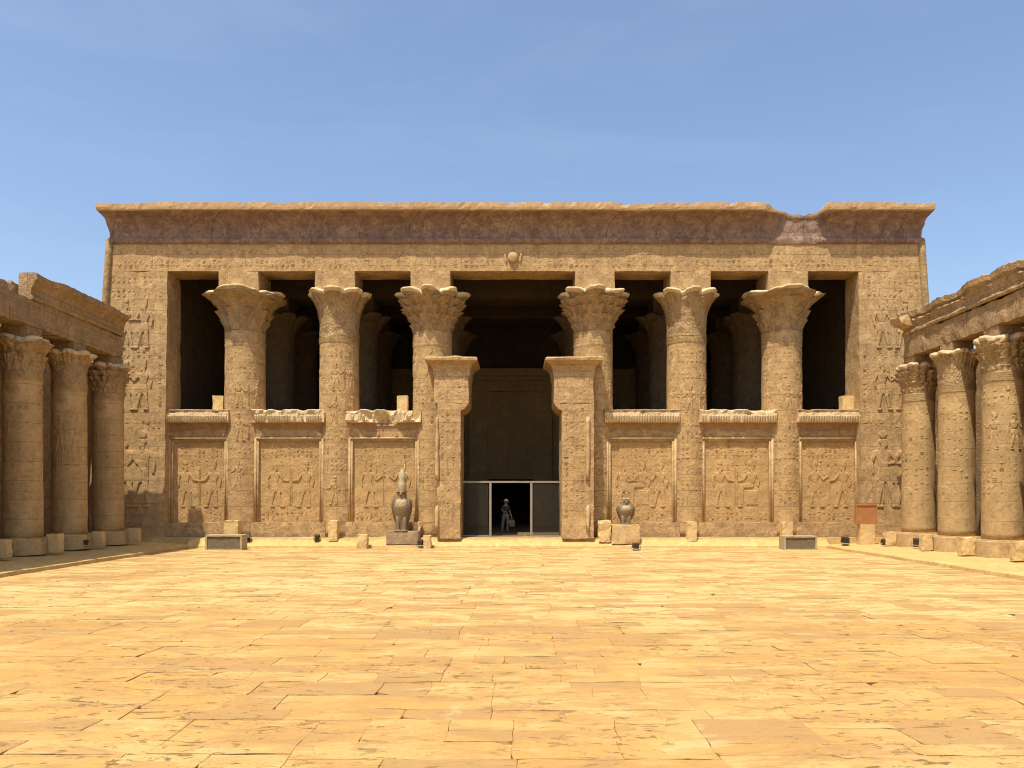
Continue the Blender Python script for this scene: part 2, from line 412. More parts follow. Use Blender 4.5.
def make_shaft(cx, cy, z0, z1, r0, r1, bands=0.0, seed=0, holes=True):
    mb = MB(); n = 56; rows = []
    zs = [z0 + (z1 - z0) * i / 26 for i in range(27)]
    if bands:
        zs = [z for z in zs if z < z1 - bands - .05]
        k = 0; step = bands / 10
        for i in range(11): zs.append(z1 - bands + i * step)
    for z in zs:
        t = (z - z0) / (z1 - z0); r = r0 + (r1 - r0) * t; row = []
        if bands and z > z1 - bands + 1e-4:
            i = round((z - (z1 - bands)) / (bands / 10)); r += .03 if i % 2 else -.015
        for k in range(n):
            a = 2 * PI * k / n
            p = Vector((cx + r * math.cos(a), cy + r * math.sin(a), z))
            row.append(p + nz(p, 1.3, .02) + nz(p, 5, .012))
        rows.append(row)
    mb.grid(rows, True, 0, True)
    return mb
def shaft_map(cx, cy, z0, z1, r0, r1):
    def f(u, v, h):
        t = (v - z0) / (z1 - z0); r = r0 + (r1 - r0) * t
        a = -PI / 2 + u / r0
        return Vector((cx + (r + h) * math.cos(a), cy + (r + h) * math.sin(a), v))
    return f
def column(root, cx, cy, z0, zn, r0, r1, zc, Rt, kind, zab, half, mats, label=None, bands=.7, carve=True, rot=0.0, a0=-1.4, a1=1.4, seed=0):
    mb = make_shaft(cx, cy, z0, zn, r0, r1, bands, seed)
    if carve:
        f = shaft_map(cx, cy, z0, zn, r0, r1); v = z0 + 1.6; i = 0
        while v < zn - bands - .4:
            hgt = random.choice([.7, .55, 1.5]) ; top = min(v + hgt, zn - bands - .1)
            if hgt > 1.2 and top - v > 1.2:
                for q in (-.9, 0.0, .9): figure(mb, q * r0 / .95, v + .03, (top - v) * .95, random.choice([-1, 1]), f, .022, random.randrange(4))
            else: glyphs(mb, a0 * r0, a1 * r0, v, top, .22, f, .016, .8)
            v = top + .12
    s = mb.build('column', mats[0], root, True, (cx, cy, z0) )
    if label: s['label'] = label
    make_capital(cx, cy, zn - .02, zc - zn, r1 + .01, Rt, kind, rot, seed).build('capital', [mats[1], M['cap_top']], s, True)
    ab = MB(); ab.box(cx - half, cx + half, cy - half, cy + half, zc - .05, zab, .4, .015)
    ab.build('abacus', mats[2], s)
    return s

# ------------------------------------------------------------------ the ground
g = MB(); g.add([(-700, -400, -.09), (700, -400, -.09), (700, 1200, -.09), (-700, 1200, -.09)], [(0, 1, 2, 3)])
tag(g.build('ground', M['sand']), kind='structure')
XL, XR, YK = -15.35, 14.6, 36.7
g = MB(); g.add([(XL - .3, -14, -.035), (XR + .3, -14, -.035), (XR + .3, YK + .2, -.035), (XL - .3, YK + .2, -.035)], [(0, 1, 2, 3)])
tag(g.build('courtyard_bed', M['joint']), kind='structure')

def slab(mb, x0, x1, y0, y1):
    rnd = random.random
    gap = [random.uniform(.001, .004), random.uniform(.000, .001), random.uniform(.001, .004), random.uniform(.000, .001)]
    if rnd() < .22: gap[0] += random.uniform(.008, .03)      # open joint on the near side
    if rnd() < .03: gap[1] += random.uniform(.01, .02)
    tilt = (random.uniform(-.005, .005), random.uniform(-.008, .008)); zc = random.uniform(-.005, .005)
    cs = [(x0 + gap[3], y0 + gap[0]), (x1 - gap[1], y0 + gap[0]), (x1 - gap[1], y1 - gap[2]), (x0 + gap[3], y1 - gap[2])]
    pts = []; side_of = []; chip = random.randrange(4) if rnd() < .10 else -1
    for i in range(4):
        a = Vector(cs[i]); b = Vector(cs[(i + 1) % 4]); n = max(3, int((b - a).length / .13))
        for k in range(n):
            t = k / n; p = a.lerp(b, t)
            q = noise.noise_vector(Vector((p.x * 2.1, p.y * 2.1, 3.3))) * .035 + noise.noise_vector(Vector((p.x * 8, p.y * 8, 1.3))) * .012
            c = Vector(((x0 + x1) / 2, (y0 + y1) / 2))
            ins = max(0, noise.noise(Vector((p.x * 1.2, p.y * 1.2, 9 + i))) - (.22 if i == 0 else .33)) * (.20 if i == 0 else .02)
            if k == 0: ins += .002 + (random.uniform(.05, .16) if i == chip else 0)
            elif k == 1 and i == chip: ins += .03
            d = (c - p).normalized() * ins
            pts.append((p.x + q.x + d.x, p.y + q.y + d.y)); side_of.append(i)
    cx, cy = (x0 + x1) / 2, (y0 + y1) / 2
    zf = lambda x, y: zc + (x - cx) * tilt[0] + (y - cy) * tilt[1]
    n = len(pts); bev = random.uniform(.003, .008)
    top = []
    for (x, y) in pts:
        d = Vector((cx - x, cy - y)).normalized() * bev * 1.3
        top.append((x + d.x, y + d.y, zf(x, y)))
    mid = [(x, y, zf(x, y) - bev) for (x, y) in pts]; bot = [(x, y, -.07) for (x, y) in pts]
    fs = [tuple(range(n))] + [(n + k, n + (k + 1) % n, (k + 1) % n, k) for k in range(n)]
    tn = max(.01, rnd()); m0 = len(mb.f)
    mb.add(top + mid + bot, fs, tn)
    o_ = len(mb.v) - 3 * n
    for k in range(n):
        mb.f.append((o_ + 2 * n + k, o_ + 2 * n + (k + 1) % n, o_ + n + (k + 1) % n, o_ + n + k)); mb.t.append(tn); mb.m.append(1 if side_of[k] % 2 == 0 else 0)
def split(mb, x0, x1, y0, y1, d=0):
    w, h = x1 - x0, y1 - y0
    if h > .88 or (h > .66 and random.random() < .45):
        m = y0 + h * random.uniform(.36, .64); split(mb, x0, x1, y0, m, d + 1); split(mb, x0, x1, m, y1, d + 1); return
    if w > 2.5 or (w > 1.4 and random.random() < .5):
        m = x0 + w * random.uniform(.32, .68); split(mb, x0, m, y0, y1, d + 1); split(mb, m, x1, y0, y1, d + 1); return
    slab(mb, x0, x1, y0, y1)
pv = MB(); y = 1.0
while y < YK:
    hgt = random.uniform(1.2, 2.4); y2 = min(YK, y + hgt)
    if YK - y2 < .5: y2 = YK
    x = XL
    while x < XR:
        x2 = min(XR, x + random.uniform(2.2, 5.5))
        if XR - x2 < .8: x2 = XR
        split(pv, x, x2, y, y2); x = x2
    y = y2
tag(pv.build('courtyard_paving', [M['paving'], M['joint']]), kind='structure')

# side walks, kerbs, apron before the hall
def walk(name, xk, xo, zk, zo, sgn):
    mb = MB(); rows = []
    xs = [xk + (xo - xk) * i / 10 for i in range(11)]; ysn = 130
    for j in range(ysn + 1):
        yy = -12 + (49 + 12) * j / ysn; row = []
        for i, xx in enumerate(xs):
            zz = zk + (zo - zk) * min(1, i / 6) + noise.noise((xx * .9, yy * .9, 2)) * .015
            ex = (noise.noise((yy * .8, xk, 5)) * .09 + noise.noise((yy * 4, xk, 5)) * .05 + noise.noise((yy * .23, xk, 8)) * .08) if i == 0 else 0
            row.append((xx + ex, yy, zz - (.02 if i == 0 else 0)))
        row.insert(0, (row[0][0] + sgn * .03 + .03 * noise.noise((yy * 3, 1, 1)), yy, -.09))
        rows.append(row)
    if sgn > 0: rows = rows[::-1]
    mb.grid(rows, False)
    tag(mb.build(name, M['apron']), kind='structure')
walk('side_walk', XL, -24.5, .14, .40, 1)
walk('side_walk', XR, 24.5, .13, .30, -1)
mb = MB(); rows = []
for j in range(140):
    xx = XL - .2 + (XR - XL + .4) * j / 139
    w = noise.noise((xx * .9, 4, 4)) * .04 + noise.noise((xx * 5, 4, 4)) * .03
    rows.append([(xx, YK - .04 + w, -.08), (xx, YK + w, .09 + w * .3), (xx, YK + .08 + w, .12), (xx, YK + .3, .25 + w * .4), (xx, YK + .42, .34 + w), (xx, YK + .46 + w, .42), (xx, YK + 1.4, .47)])
mb.grid(rows, False)
tag(mb.build('front_apron', M['apron']), kind='structure')

# ------------------------------------------------------------------ the great hall
Y0 = 37.5; ZB = .45; BY = .03; BX = .05; ZT = 14.88
hall = empty('temple_hall', (0, Y0, ZB))
tag(hall, 'huge sandstone temple hall with six flower topped columns and a long overhanging cornice', 'temple')
def yf(z): return Y0 + BY * (z - ZB)          # battered front face
def xl(z): return -20.45 + BX * (z - ZB)
def xr(z): return 20.40 - BX * (z - ZB)
JL, JR, ZL = -16.93, 16.63, 13.37
TH = 1.45
def fmap(u, v, h): return Vector((u, yf(v) - h, v))
def hexa_wall(mb, xa, xb, ya, yb, z0, z1, **k):
    """xa/xb/ya/yb callables of z"""
    c = []
    for z in (z0, z1): c += [(xa(z), ya(z), z), (xb(z), ya(z), z), (xb(z), yb(z), z), (xa(z), yb(z), z)]
    mb.hexa(c, **k)
const = lambda v: (lambda z: v)
YI = Y0 + 1.9; YBK = 53.5
# two broad end walls
for side in (-1, 1):
    mb = MB()
    if side < 0: hexa_wall(mb, xl, const(JL), yf, const(YI), -.1, ZL, div=.35, jit=.03, freq=1.6)
    else: hexa_wall(mb, const(JR), xr, yf, const(YI), -.1, ZL, div=.35, jit=.03, freq=1.6)
    a, b = (xl(6) + .5, JL - .12) if side < 0 else (JR + .12, xr(6) - .5)
    big = []
    for lev, (v0, H) in enumerate(((1.9, 3.8), (6.6, 2.5), (9.6, 2.5))):
        us = (a + .75, b - .95) if side < 0 else (b - .75, a + .95)
        for i, u in enumerate(us): figure(mb, u, v0, H, (-side if i == 0 else side), fmap, .06, (lev + i * 2) % 4)
        big.append((v0, v0 + H))
        glyphs(mb, a, b, v0 + H * .98, v0 + H * 1.0 + .55, .25, fmap, .022, .8)
        if lev: glyphs(mb, (a + b) / 2 - .30, (a + b) / 2 + .10, v0 + H * .5, v0 + H, .24, fmap, .022, .7)
    for uu in (a, a + 2.35): glyphs(mb, uu, uu + .3, 6.7, 9.1, .22, fmap, .02, .8)
    glyphs(mb, a, b, 12.7, 13.2, .25, fmap, .02, .8)
    w = mb.build('end_wall', M['wall'], hall)
    # roll moulding up the outer corner
    t = MB(); xo = xl if side < 0 else xr
    t.tube([(xo(z) + side * .02 * 1, yf(z) - .02, z) for z in [ZB + i * .72 for i in range(21)]], .17, 10)
    t.build('corner_moulding', M['side'], w, True)
# lintel
mb = MB()
hexa_wall(mb, lambda z: xl(z), lambda z: xr(z), yf, const(YI), ZL + .003, ZT, div=.35, jit=.022, freq=1.5)
glyphs(mb, xl(14) + .4, xr(14) - .4, ZL + .12, ZL + .62, .25, fmap, .02, .85, lambda u, v: abs(u + .15) < .8)
glyphs(mb, xl(14) + .4, xr(14) - .4, ZL + .75, ZL + 1.2, .28, fmap, .02, .8, lambda u, v: abs(u + .15) < .8)
lin = mb.build('lintel', M['wall'], hall)
# winged sun disc boss above the doorway
mb = MB(); cx_, cz_ = X(513, 37.8), Z(257, 37.8)
rows = []
for j, (q, h) in enumerate(((1, -.03), (.97, .08), (.8, .14), (.5, .17), (.15, .18))):
    rows.append([fmap(cx_ + .27 * q * math.cos(2 * PI * k / 20), cz_ + .27 * q * math.sin(2 * PI * k / 20), h) + nz((k, j, 1), .7, .02) for k in range(20)])
mb.grid(rows[::1], True, 0, True)
for sg in (-1, 1):
    mb.pillow(cap_outline((cx_ + sg * .33, cz_ - .2), (cx_ + sg * .4, cz_ + .18), .05, .04), .07, fmap)
mb.build('sun_disc', M['trim'], lin, True)
# cornice swept round the three visible sides
def cornice(path_front, prof, matidx_split, name, parent, notch, mats):
    mb = MB(); rows = []
    xa, xb, yfr, yb = path_front
    pts = []
    for i in range(18): pts.append((xa, yb + (yfr - yb) * i / 18, -1, 0))
    pts.append((xa, yfr, -1, -1))
    nfr = 230
    for i in range(1, nfr): pts.append((xa + (xb - xa) * i / nfr, yfr, 0, -1))
    pts.append((xb, yfr, 1, -1))
    for i in range(1, 19): pts.append((xb, yfr + (yb - yfr) * i / 18, 1, 0))
    for (x, yv, nx, ny) in pts:
        row = []
        for pi_, (o, z) in enumerate(prof):
            e = Vector((x, yv, z))
            nn = noise.noise(Vector((x * .45, yv * .3, 1.7))); n2 = noise.noise(Vector((x * 2.4, z * 3, yv))); n3 = noise.noise(Vector((x * 7, z * 6, yv)))
            oo, zz = o, z
            if o > .3:                               # the overhanging lip is worn
                wear = max(0, nn - .2) * .3 + max(0, n2 - .2) * .15 + max(0, n3) * .03
                oo -= wear
            if z > 16.2: zz -= max(0, nn - .2) * .12 + max(0, n2 - .25) * .12
            k = notch(x) if ny == -1 and nx == 0 else 0.0
            if k > 0:
                zmax = 16.46 - .36 * k + .16 * n3 + .10 * n2
                oo = min(oo, o * (1 - k) + (.05 + .03 * n2) * k) if o > 0 else oo
                zz = min(zz, zmax)
                if 15.2 < z < 15.9: oo -= .05 * k
            oo += n2 * .025 + n3 * .015
            row.append((x + nx * oo * (.39 if o > .15 else 1), yv + ny * oo, zz + .015 * n3))
        rows.append(row)
    n = len(prof); vs = [p for r in rows for p in r]
    for r in range(len(rows) - 1):
        for k in range(n - 1):
            mi = 1 if (prof[k][1] >= 16.0 and prof[k][0] > .6) or prof[k][1] > 16.3 else (2 if prof[k][1] < 15.1 else 0)
            mb.add([rows[r][k], rows[r + 1][k], rows[r + 1][k + 1], rows[r][k + 1]], [(0, 1, 2, 3)], 0, mi)
    return mb.build(name, mats, parent)
prof = [(-.03, 14.86), (.05, 14.88), (.12, 14.94), (.14, 15.01), (.12, 15.08), (.05, 15.14), (.02, 15.17), (.03, 15.35), (.06, 15.5), (.12, 15.65),
        (.2, 15.78), (.32, 15.89), (.46, 15.97), (.62, 16.06), (.67, 16.10), (.68, 16.2), (.67, 16.38), (.6, 16.41), (.1, 16.40), (-.8, 16.38), (-1.2, 15.6)]
prof = [(o * 1.2 if o > .15 else o, 14.70 + (z - 14.88) * (16.46 - 14.70) / (16.40 - 14.88)) for (o, z) in prof]
nx0, nx1 = X(762, 37.4), X(826, 37.4)
def notch(x):
    if x < nx0 or x > nx1: return 0
    t = (x - nx0) / (nx1 - nx0)
    return min(1, t / .45) if t < .75 else min(1, (1 - t) / .12)
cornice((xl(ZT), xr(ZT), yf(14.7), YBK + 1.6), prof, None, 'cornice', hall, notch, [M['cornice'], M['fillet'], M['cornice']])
# roof, side and rear walls, hall floor
mb = MB(); mb.box(xl(ZT) + .9, xr(ZT) - .9, yf(ZT) + .9, YBK + 1.2, 14.86, 15.6, 2.0, 0)
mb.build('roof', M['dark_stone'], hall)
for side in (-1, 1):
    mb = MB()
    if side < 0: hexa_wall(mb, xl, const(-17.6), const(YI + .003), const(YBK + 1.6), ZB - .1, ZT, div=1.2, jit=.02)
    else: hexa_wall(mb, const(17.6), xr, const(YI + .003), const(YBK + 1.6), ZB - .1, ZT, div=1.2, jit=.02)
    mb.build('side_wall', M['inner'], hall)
mb = MB()
DX0, DX1, DZ = X(488, YBK), X(533, YBK), 3.6
for (a, b, z0, z1) in ((-17.6, DX0, ZB, ZT), (DX1, 17.6, ZB, ZT), (DX0, DX1, DZ, ZT)):
    mb.box(a, b, YBK, YBK + 1.5, z0, min(z1, 11.2), 1.0, .01)
rmap = lambda u, v, h: Vector((u, YBK - .02 - h, v))
for (u0, u1) in ((-16, DX0 - 2.2), (DX1 + 2.2, 16)):
    u = u0 + 1.2
    while u < u1:
        for v in (1.6, 6.2): figure(mb, u, v, 3.7, random.choice([-1, 1]), rmap, .12, random.randrange(5))
        u += 2.6
mb.build('rear_wall', M['rear'], hall)
mb = MB(); mb.box(-17.6, 17.6, YBK - .1, YBK + 1.5, 11.203, ZT - .03, 1, .01); mb.build('dark_upper_wall', M['dark_stone'], hall)  # top of the rear wall, in darker stone than the part below
mb = MB(); mb.box(-17.62, 17.62, YI - 3.0 + 1.3, YBK + 9, ZB - .2, ZB + .02, 2.5, .004)
mb.build('hall_floor', M['inner'], hall)
mb = MB(); mb.box(-20.9, 20.85, 37.36, 39.4, -.1, .462, .4, .02, 1.5); mb.build('foundation_course', M['apron'], hall)
mb = MB(); yp = YBK - .45
for (a, b) in ((DX0 - 1.3, DX0), (DX1, DX1 + 1.3)): mb.box(a, b, yp, YBK - .004, ZB, 9.6, .5, .02)
mb.box(DX0 - 1.3, DX1 + 1.3, yp, YBK - .004, 9.603, 10.3, .5, .02); mb.box(DX0 - 1.6, DX1 + 1.6, yp - .35, YBK - .004, 10.6, 11.1, .5, .02); mb.box(DX0 - 1.4, DX1 + 1.4, yp - .15, YBK - .004, 10.303, 10.597, .5, .02)
mb.box(DX0, DX1, yp + .12, YBK - .004, DZ, 9.6, .5, .02)
mb.build('rear_portal', M['rear'], hall)
# inner sanctuary passage behind the rear door, unlit
mb = MB()
mb.box(DX0 - .5, DX0 - .1, YBK + 1.5, YBK + 9, ZB, 4.4, 2, 0); mb.box(DX1 + .1, DX1 + .5, YBK + 1.5, YBK + 9, ZB, 4.4, 2, 0)
mb.box(DX0 - .1, DX1 + .1, YBK + 1.5, YBK + 9, 4.0, 4.4, 2, 0); mb.box(DX0 - .5, DX1 + .5, YBK + 9, YBK + 9.4, ZB, 4.4, 2, 0)
mb.build('rear_passage', M['dark_stone'], hall)

# the six front columns
CY = 38.85
specs = [(245.5, 'umbel', 1.95, 'column with large four petalled capital'), (339.5, 'palm', 1.6, 'column with smooth palm capital'),
         (432.6, 'composite', 1.92, 'column with tiered floral capital'), (593.0, 'composite', 1.92, 'column with tiered floral capital'),
         (686.3, 'palm', 1.62, 'column with smooth palm capital'), (781.5, 'umbel', 1.95, 'column with large four petalled capital')]
CX = []
for i, (px, kind, Rt, lab) in enumerate(specs):
    cx = X(px, CY); CX.append(cx)
    zn = 10.55 if kind != 'palm' else 10.25
    column(hall, cx, CY, ZB - .05, zn, .99, .96, 12.47, Rt, kind, ZL + .02, .97, (M['shaft'], M['capital'], M['wall']), lab,
           .75 if kind != 'palm' else .3, True, PI / 4 + PI / 8 * 0 if kind != 'umbel' else PI / 2, seed=i * 7.3)
# columns standing inside the hall
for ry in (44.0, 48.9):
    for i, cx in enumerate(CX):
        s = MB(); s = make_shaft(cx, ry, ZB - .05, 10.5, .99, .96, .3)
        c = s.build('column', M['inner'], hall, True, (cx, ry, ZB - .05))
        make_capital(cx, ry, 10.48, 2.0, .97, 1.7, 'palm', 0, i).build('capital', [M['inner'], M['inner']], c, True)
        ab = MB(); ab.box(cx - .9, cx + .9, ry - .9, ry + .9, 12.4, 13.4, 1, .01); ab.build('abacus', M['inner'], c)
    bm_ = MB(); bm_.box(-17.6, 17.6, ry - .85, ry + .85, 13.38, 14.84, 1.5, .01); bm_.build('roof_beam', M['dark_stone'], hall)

# screen walls between the columns
SY = 38.12                                     # front plane of the screens
def screen(px0, px1, idx, broken=0.0, frame_l=True, frame_r=True):
    x0, x1 = X(px0, SY), X(px1, SY); zc0, zc1 = 5.95, 6.60
    by = .012; sf = lambda z: SY + by * (z - ZB); pf = lambda z: sf(z) + .09
    mb = MB()
    # plinth, stiles and head leave a sunken panel
    zp0, zp1 = 1.17, 5.12; fr = .30
    mb.box(x0 - .06, x1 + .06, SY - .16, 39.3, ZB - .05, zp0, .3, .025, 2)
    mb.hexa([(x0, sf(zp0), zp0), (x0 + fr, sf(zp0), zp0), (x0 + fr, 39.2, zp0), (x0, 39.2, zp0), (x0, sf(5.9), 5.9), (x0 + fr, sf(5.9), 5.9), (x0 + fr, 39.2, 5.9), (x0, 39.2, 5.9)], .3, .01)
    mb.hexa([(x1 - fr, sf(zp0), zp0), (x1, sf(zp0), zp0), (x1, 39.2, zp0), (x1 - fr, 39.2, zp0), (x1 - fr, sf(5.9), 5.9), (x1, sf(5.9), 5.9), (x1, 39.2, 5.9), (x1 - fr, 39.2, 5.9)], .3, .01)
    mb.box(x0 + fr, x1 - fr, sf(5.2), 39.19, zp1, 5.9, .3, .01)
    root = mb.build('screen_wall', M['wall'], hall)
    # sunken carved panel
    pn = MB(); pmap = lambda u, v, h: Vector((u, pf(v) - h, v))
    pn.hexa([(x0 + fr - .02, pf(zp0), zp0 - .05), (x1 - fr + .02, pf(zp0), zp0 - .05), (x1 - fr + .02, 39.1, zp0 - .05), (x0 + fr - .02, 39.1, zp0 - .05),
             (x0 + fr - .02, pf(zp1), zp1 + .05), (x1 - fr + .02, pf(zp1), zp1 + .05), (x1 - fr + .02, 39.1, zp1 + .05), (x0 + fr - .02, 39.1, zp1 + .05)], .15, .02, 2.5)
    w = x1 - x0 - 2 * fr; a = x0 + fr
    rf = pn
    figs = {0: [(.22, 1, 2), (.78, -1, 0)], 1: [(.25, 1, 0), (.78, -1, 2)], 2: [(.24, 1, 1), (.80, -1, 3)], 3: [(.20, 1, 0), (.52, -1, 4), (.82, -1, 1)], 4: [(.24, 1, 2), (.74, -1, 4)], 5: [(.25, 1, 1), (.80, -1, 0)]}[idx]
    for (q, fc, kd) in figs: figure(rf, a + w * q, 1.9, 2.35, fc, pmap, .045, kd)
    gl = pn
    glyphs(gl, a + .05, a + w - .05, 4.3, 5.05, .21, pmap, .025, .8)
    glyphs(gl, a + .05, a + w - .05, 1.25, 1.85, .23, pmap, .03, .8)
    for q in (.38, .52, .66): glyphs(gl, a + w * q - .13, a + w * q + .13, 3.3, 4.3, .19, pmap, .022, .8)
    pn.build('carved_panel', M['panel'], root)
    # roll moulding framing the panel
    fm = MB(); r = .065; ym = lambda z: sf(z) - .03
    xm0, xm1, zm = x0 + .12, x1 - .12, 5.27
    if frame_l: fm.tube([(xm0, ym(zp0), zp0), (xm0, ym(3), 3), (xm0, ym(zm), zm)], r)
    if frame_r: fm.tube([(xm1, ym(zp0), zp0), (xm1, ym(3), 3), (xm1, ym(zm), zm)], r)
    fm.tube([(xm0, ym(zm), zm), ((xm0 + xm1) / 2, ym(zm), zm), (xm1, ym(zm), zm)], r)
    for xe in ((x0 + fr - .06) if frame_l else None, (x1 - fr + .06) if frame_r else None):
        if xe is not None: fm.tube([(xe, ym(zp0), zp0), (xe, ym(3), 3), (xe, ym(zp1), zp1)], .035)
    fm.build('frame_moulding', M['trim'], root, True)
    # cavetto cornice with a row of carved cobra heads
    cm = MB(); rows = []; n = max(12, int((x1 - x0) / .09)); pr = [(0, 5.55), (.01, 5.75), (.06, 5.88), (.16, 5.97), (.30, 6.02), (.34, 6.04), (.35, 6.12), (.33, 6.46), (.34, 6.5), (.36, 6.62), (.30, 6.66), (-.3, 6.66), (-.9, 6.64)]
    for i in range(n + 1):
        xx = x0 - .02 + (x1 - x0 + .04) * i / n; row = []
        for (o, z) in pr:
            wv = noise.noise((xx * 1.7, z * 1.5, idx * 5.1)); w2 = noise.noise((xx * 6, z * 5, idx))
            oo, zz = o, z
            if o > .1:
                oo += .05 * w2 * (1 + 2 * broken) - max(0, wv - .1 + broken * .35) * (.25 + broken * .5) * (1 if z > 6 else .4)
                zz -= max(0, wv - .05 + broken * .2) * (.10 + broken * .5) if z > 6.3 else 0
                if 6.1 < z < 6.5 and not broken: oo += .03
            row.append((xx, sf(z) - oo, zz + .02 * w2))
        rows.append(row)
    for r_ in range(len(rows) - 1):
        for k in range(len(pr) - 1):
            cm.add([rows[r_][k], rows[r_ + 1][k], rows[r_ + 1][k + 1], rows[r_][k + 1]], [(0, 1, 2, 3)], 0, 1 if pr[k + 1][1] < 6.03 or (k in (8, 9) and not broken) else 0)  # dark faces: painted shade in the cavetto, stain along the top strip
    for rr, side in ((rows[0], 0), (rows[-1], 1)):
        ring = list(rr) + [(rr[-1][0], rr[-1][1], 5.55)]
        cm.add(ring, [tuple(range(len(ring)))[::-1] if side else tuple(range(len(ring)))])
    if not broken or True:
        ur = cm; xx = x0 + .1
        while xx < x1 - .08:
            if random.random() < (1 - broken * .7):
                hh = random.uniform(.30, .36); yb_ = sf(6.3) - .345
                ur.loft([(xx, yb_, 6.06, .05, .05), (xx, yb_ - .03, 6.06 + hh * .4, .065, .06), (xx, yb_ - .06, 6.06 + hh * .8, .06, .06), (xx, yb_ - .05, 6.06 + hh, .035, .04)], 7)
            xx += .125
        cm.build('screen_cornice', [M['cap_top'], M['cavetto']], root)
    return root
screen(167, 230, 0, 0, True, True)
screen(253, 325, 1, .35)
screen(347, 421, 2, .9)
screen(605, 678, 3, 0)
screen(699, 775, 4, .12)
screen(796, 861, 5, 0)

# doorway pilasters with the open topped lintel stubs
DY = 36.95
def pilaster(sg):
    # sg -1: left of the door ; +1: right
    inner = X(460.5, DY) if sg < 0 else X(562, DY); outer = X(438, DY) if sg < 0 else X(587, DY)
    stub = X(468.5, DY) if sg < 0 else X(554, DY); back = X(437, DY) if sg < 0 else X(594, DY)
    zt = Z(378, DY); zs = Z(403, DY)
    mb = MB(); pmap = lambda u, v, h: Vector((u, DY + .012 * (v - ZB) - h, v))
    a, b = sorted((inner, back)); mb.box(a, b, DY, 39.6, ZB - .05, zs, .28, .03, 2.2, .012)
    a2, b2 = sorted((stub, back - .15 if sg < 0 else back)); y2 = DY + .012 * (zs - ZB)
    mb.box(a2, b2, y2 - .01, 39.58, zs + .003, zt + .3, .25, .03, 2.2, .012)
    # chamfered corbel below the stub
    ii, ss = inner, stub
    mb.add([(ii, y2, zs - .34), (ii, 39.5, zs - .34), (ii, 39.5, zs + .02), (ii, y2, zs + .02), (ss, y2, zs + .02), (ss, 39.5, zs + .02), (ii * .5 + ss * .5, y2, zs - .25), (ii * .5 + ss * .5, 39.5, zs - .25)],
           [(0, 3, 4, 6), (1, 7, 5, 2), (0, 6, 7, 1), (6, 4, 5, 7)] if sg < 0 else [(0, 6, 4, 3), (1, 2, 5, 7), (0, 1, 7, 6), (6, 7, 5, 4)])
    aa, bb = sorted((outer, inner)); 
    glyphs(mb, aa + .08, bb - .05, ZB + .9, zs - .1, .25, pmap, .02, .75)
    a3, b3 = sorted((outer, stub)); glyphs(mb, a3 + .1, b3 - .05, zs + .15, zt - .1, .25, pmap, .02, .8)
    p = mb.build('doorway_pilaster', M['wall'], hall)
    t = MB(); xo = outer + (-.05 if sg < 0 else .05)
    pts = [(xo + noise.noise((z, sg, 2)) * .02, DY + .012 * (z - ZB) - .03, z) for z in [ZB + .35 + .3 * k for k in range(int((zs - ZB - .6) / .3))]]
    rad = [.10 if noise.noise((q[2] * 1.1, sg, 8)) < .12 else .055 for q in pts]
    q0 = int(len(pts) * .3)
    t.tube(pts[:q0], rad[:q0], 8); t.tube(pts[q0 + 3:], rad[q0 + 3:], 8); t.build('roll_moulding', M['trim'], p, True)
    c = MB(); rows = []
    pr = [(0, zt), (.03, zt + .12), (.06, zt + .25), (.05, zt + .3), (.08, zt + .5), (.18, zt + .68), (.36, zt + .8), (.42, zt + .82), (.43, Z(358, DY) - .02), (.36, Z(357, DY)), (-.3, Z(357, DY)), ]
    x0, x1 = a2, b2
    path = [(x0, 39.5, -1, 0), (x0, 38.3, -1, 0), (x0, y2 + .1, -1, -1)] + [(x0 + (x1 - x0) * i / 8, y2 + .1, 0, -1) for i in range(1, 8)] + [(x1, y2 + .1, 1, -1), (x1, 38.3, 1, 0), (x1, 39.5, 1, 0)]
    for (xx, yy, nx, ny) in path:
        rows.append([Vector((xx + nx * o, yy + ny * o, z)) + nz((xx, yy, z), 2.5, .05 if o > .1 else .02) for (o, z) in pr])
    for r_ in range(len(rows) - 1):
        for k in range(len(pr) - 1): c.add([rows[r_][k], rows[r_ + 1][k], rows[r_ + 1][k + 1], rows[r_][k + 1]], [(0, 1, 2, 3)])
    zt2 = Z(357, DY) - .04; c.add([(x0 - .2, y2 - .2, zt2), (x1 + .2, y2 - .2, zt2), (x1 + .2, 39.5, zt2), (x0 - .2, 39.5, zt2)], [(0, 1, 2, 3)])
    c.build('pilaster_cornice', M['wall'], p)
pilaster(-1); pilaster(1)

# entrance frame of pale metal with dusty panes
FY = 38.3
fx0, fx1 = X(459, FY), X(563, FY); ft = Z(481, FY); fp = (X(490.3, FY), X(531.3, FY))
mb = MB()
mb.box(fx0, fx1, FY, FY + .1, ft - .09, ft, 4, 0)
for x in fp: mb.box(x - .055, x + .055, FY + .003, FY + .1, ZB, ft - .09, 4, 0)
fr_ = mb.build('entrance_frame', M['metal'], hall)
for (a, b) in ((fx0, fp[0] - .075), (fp[1] + .075, fx1)):
    q = MB(); q.box(a + .02, b - .02, FY + .04, FY + .052, ZB + .08, ft - .13, 4, 0); q.build('pane', M['pane'], fr_)
    q = MB(); q.box(a + .01, b - .01, FY + .02, FY + .09, ZB + .0, ZB + .08, 4, 0); q.build('bottom_rail', M['metal'], fr_)

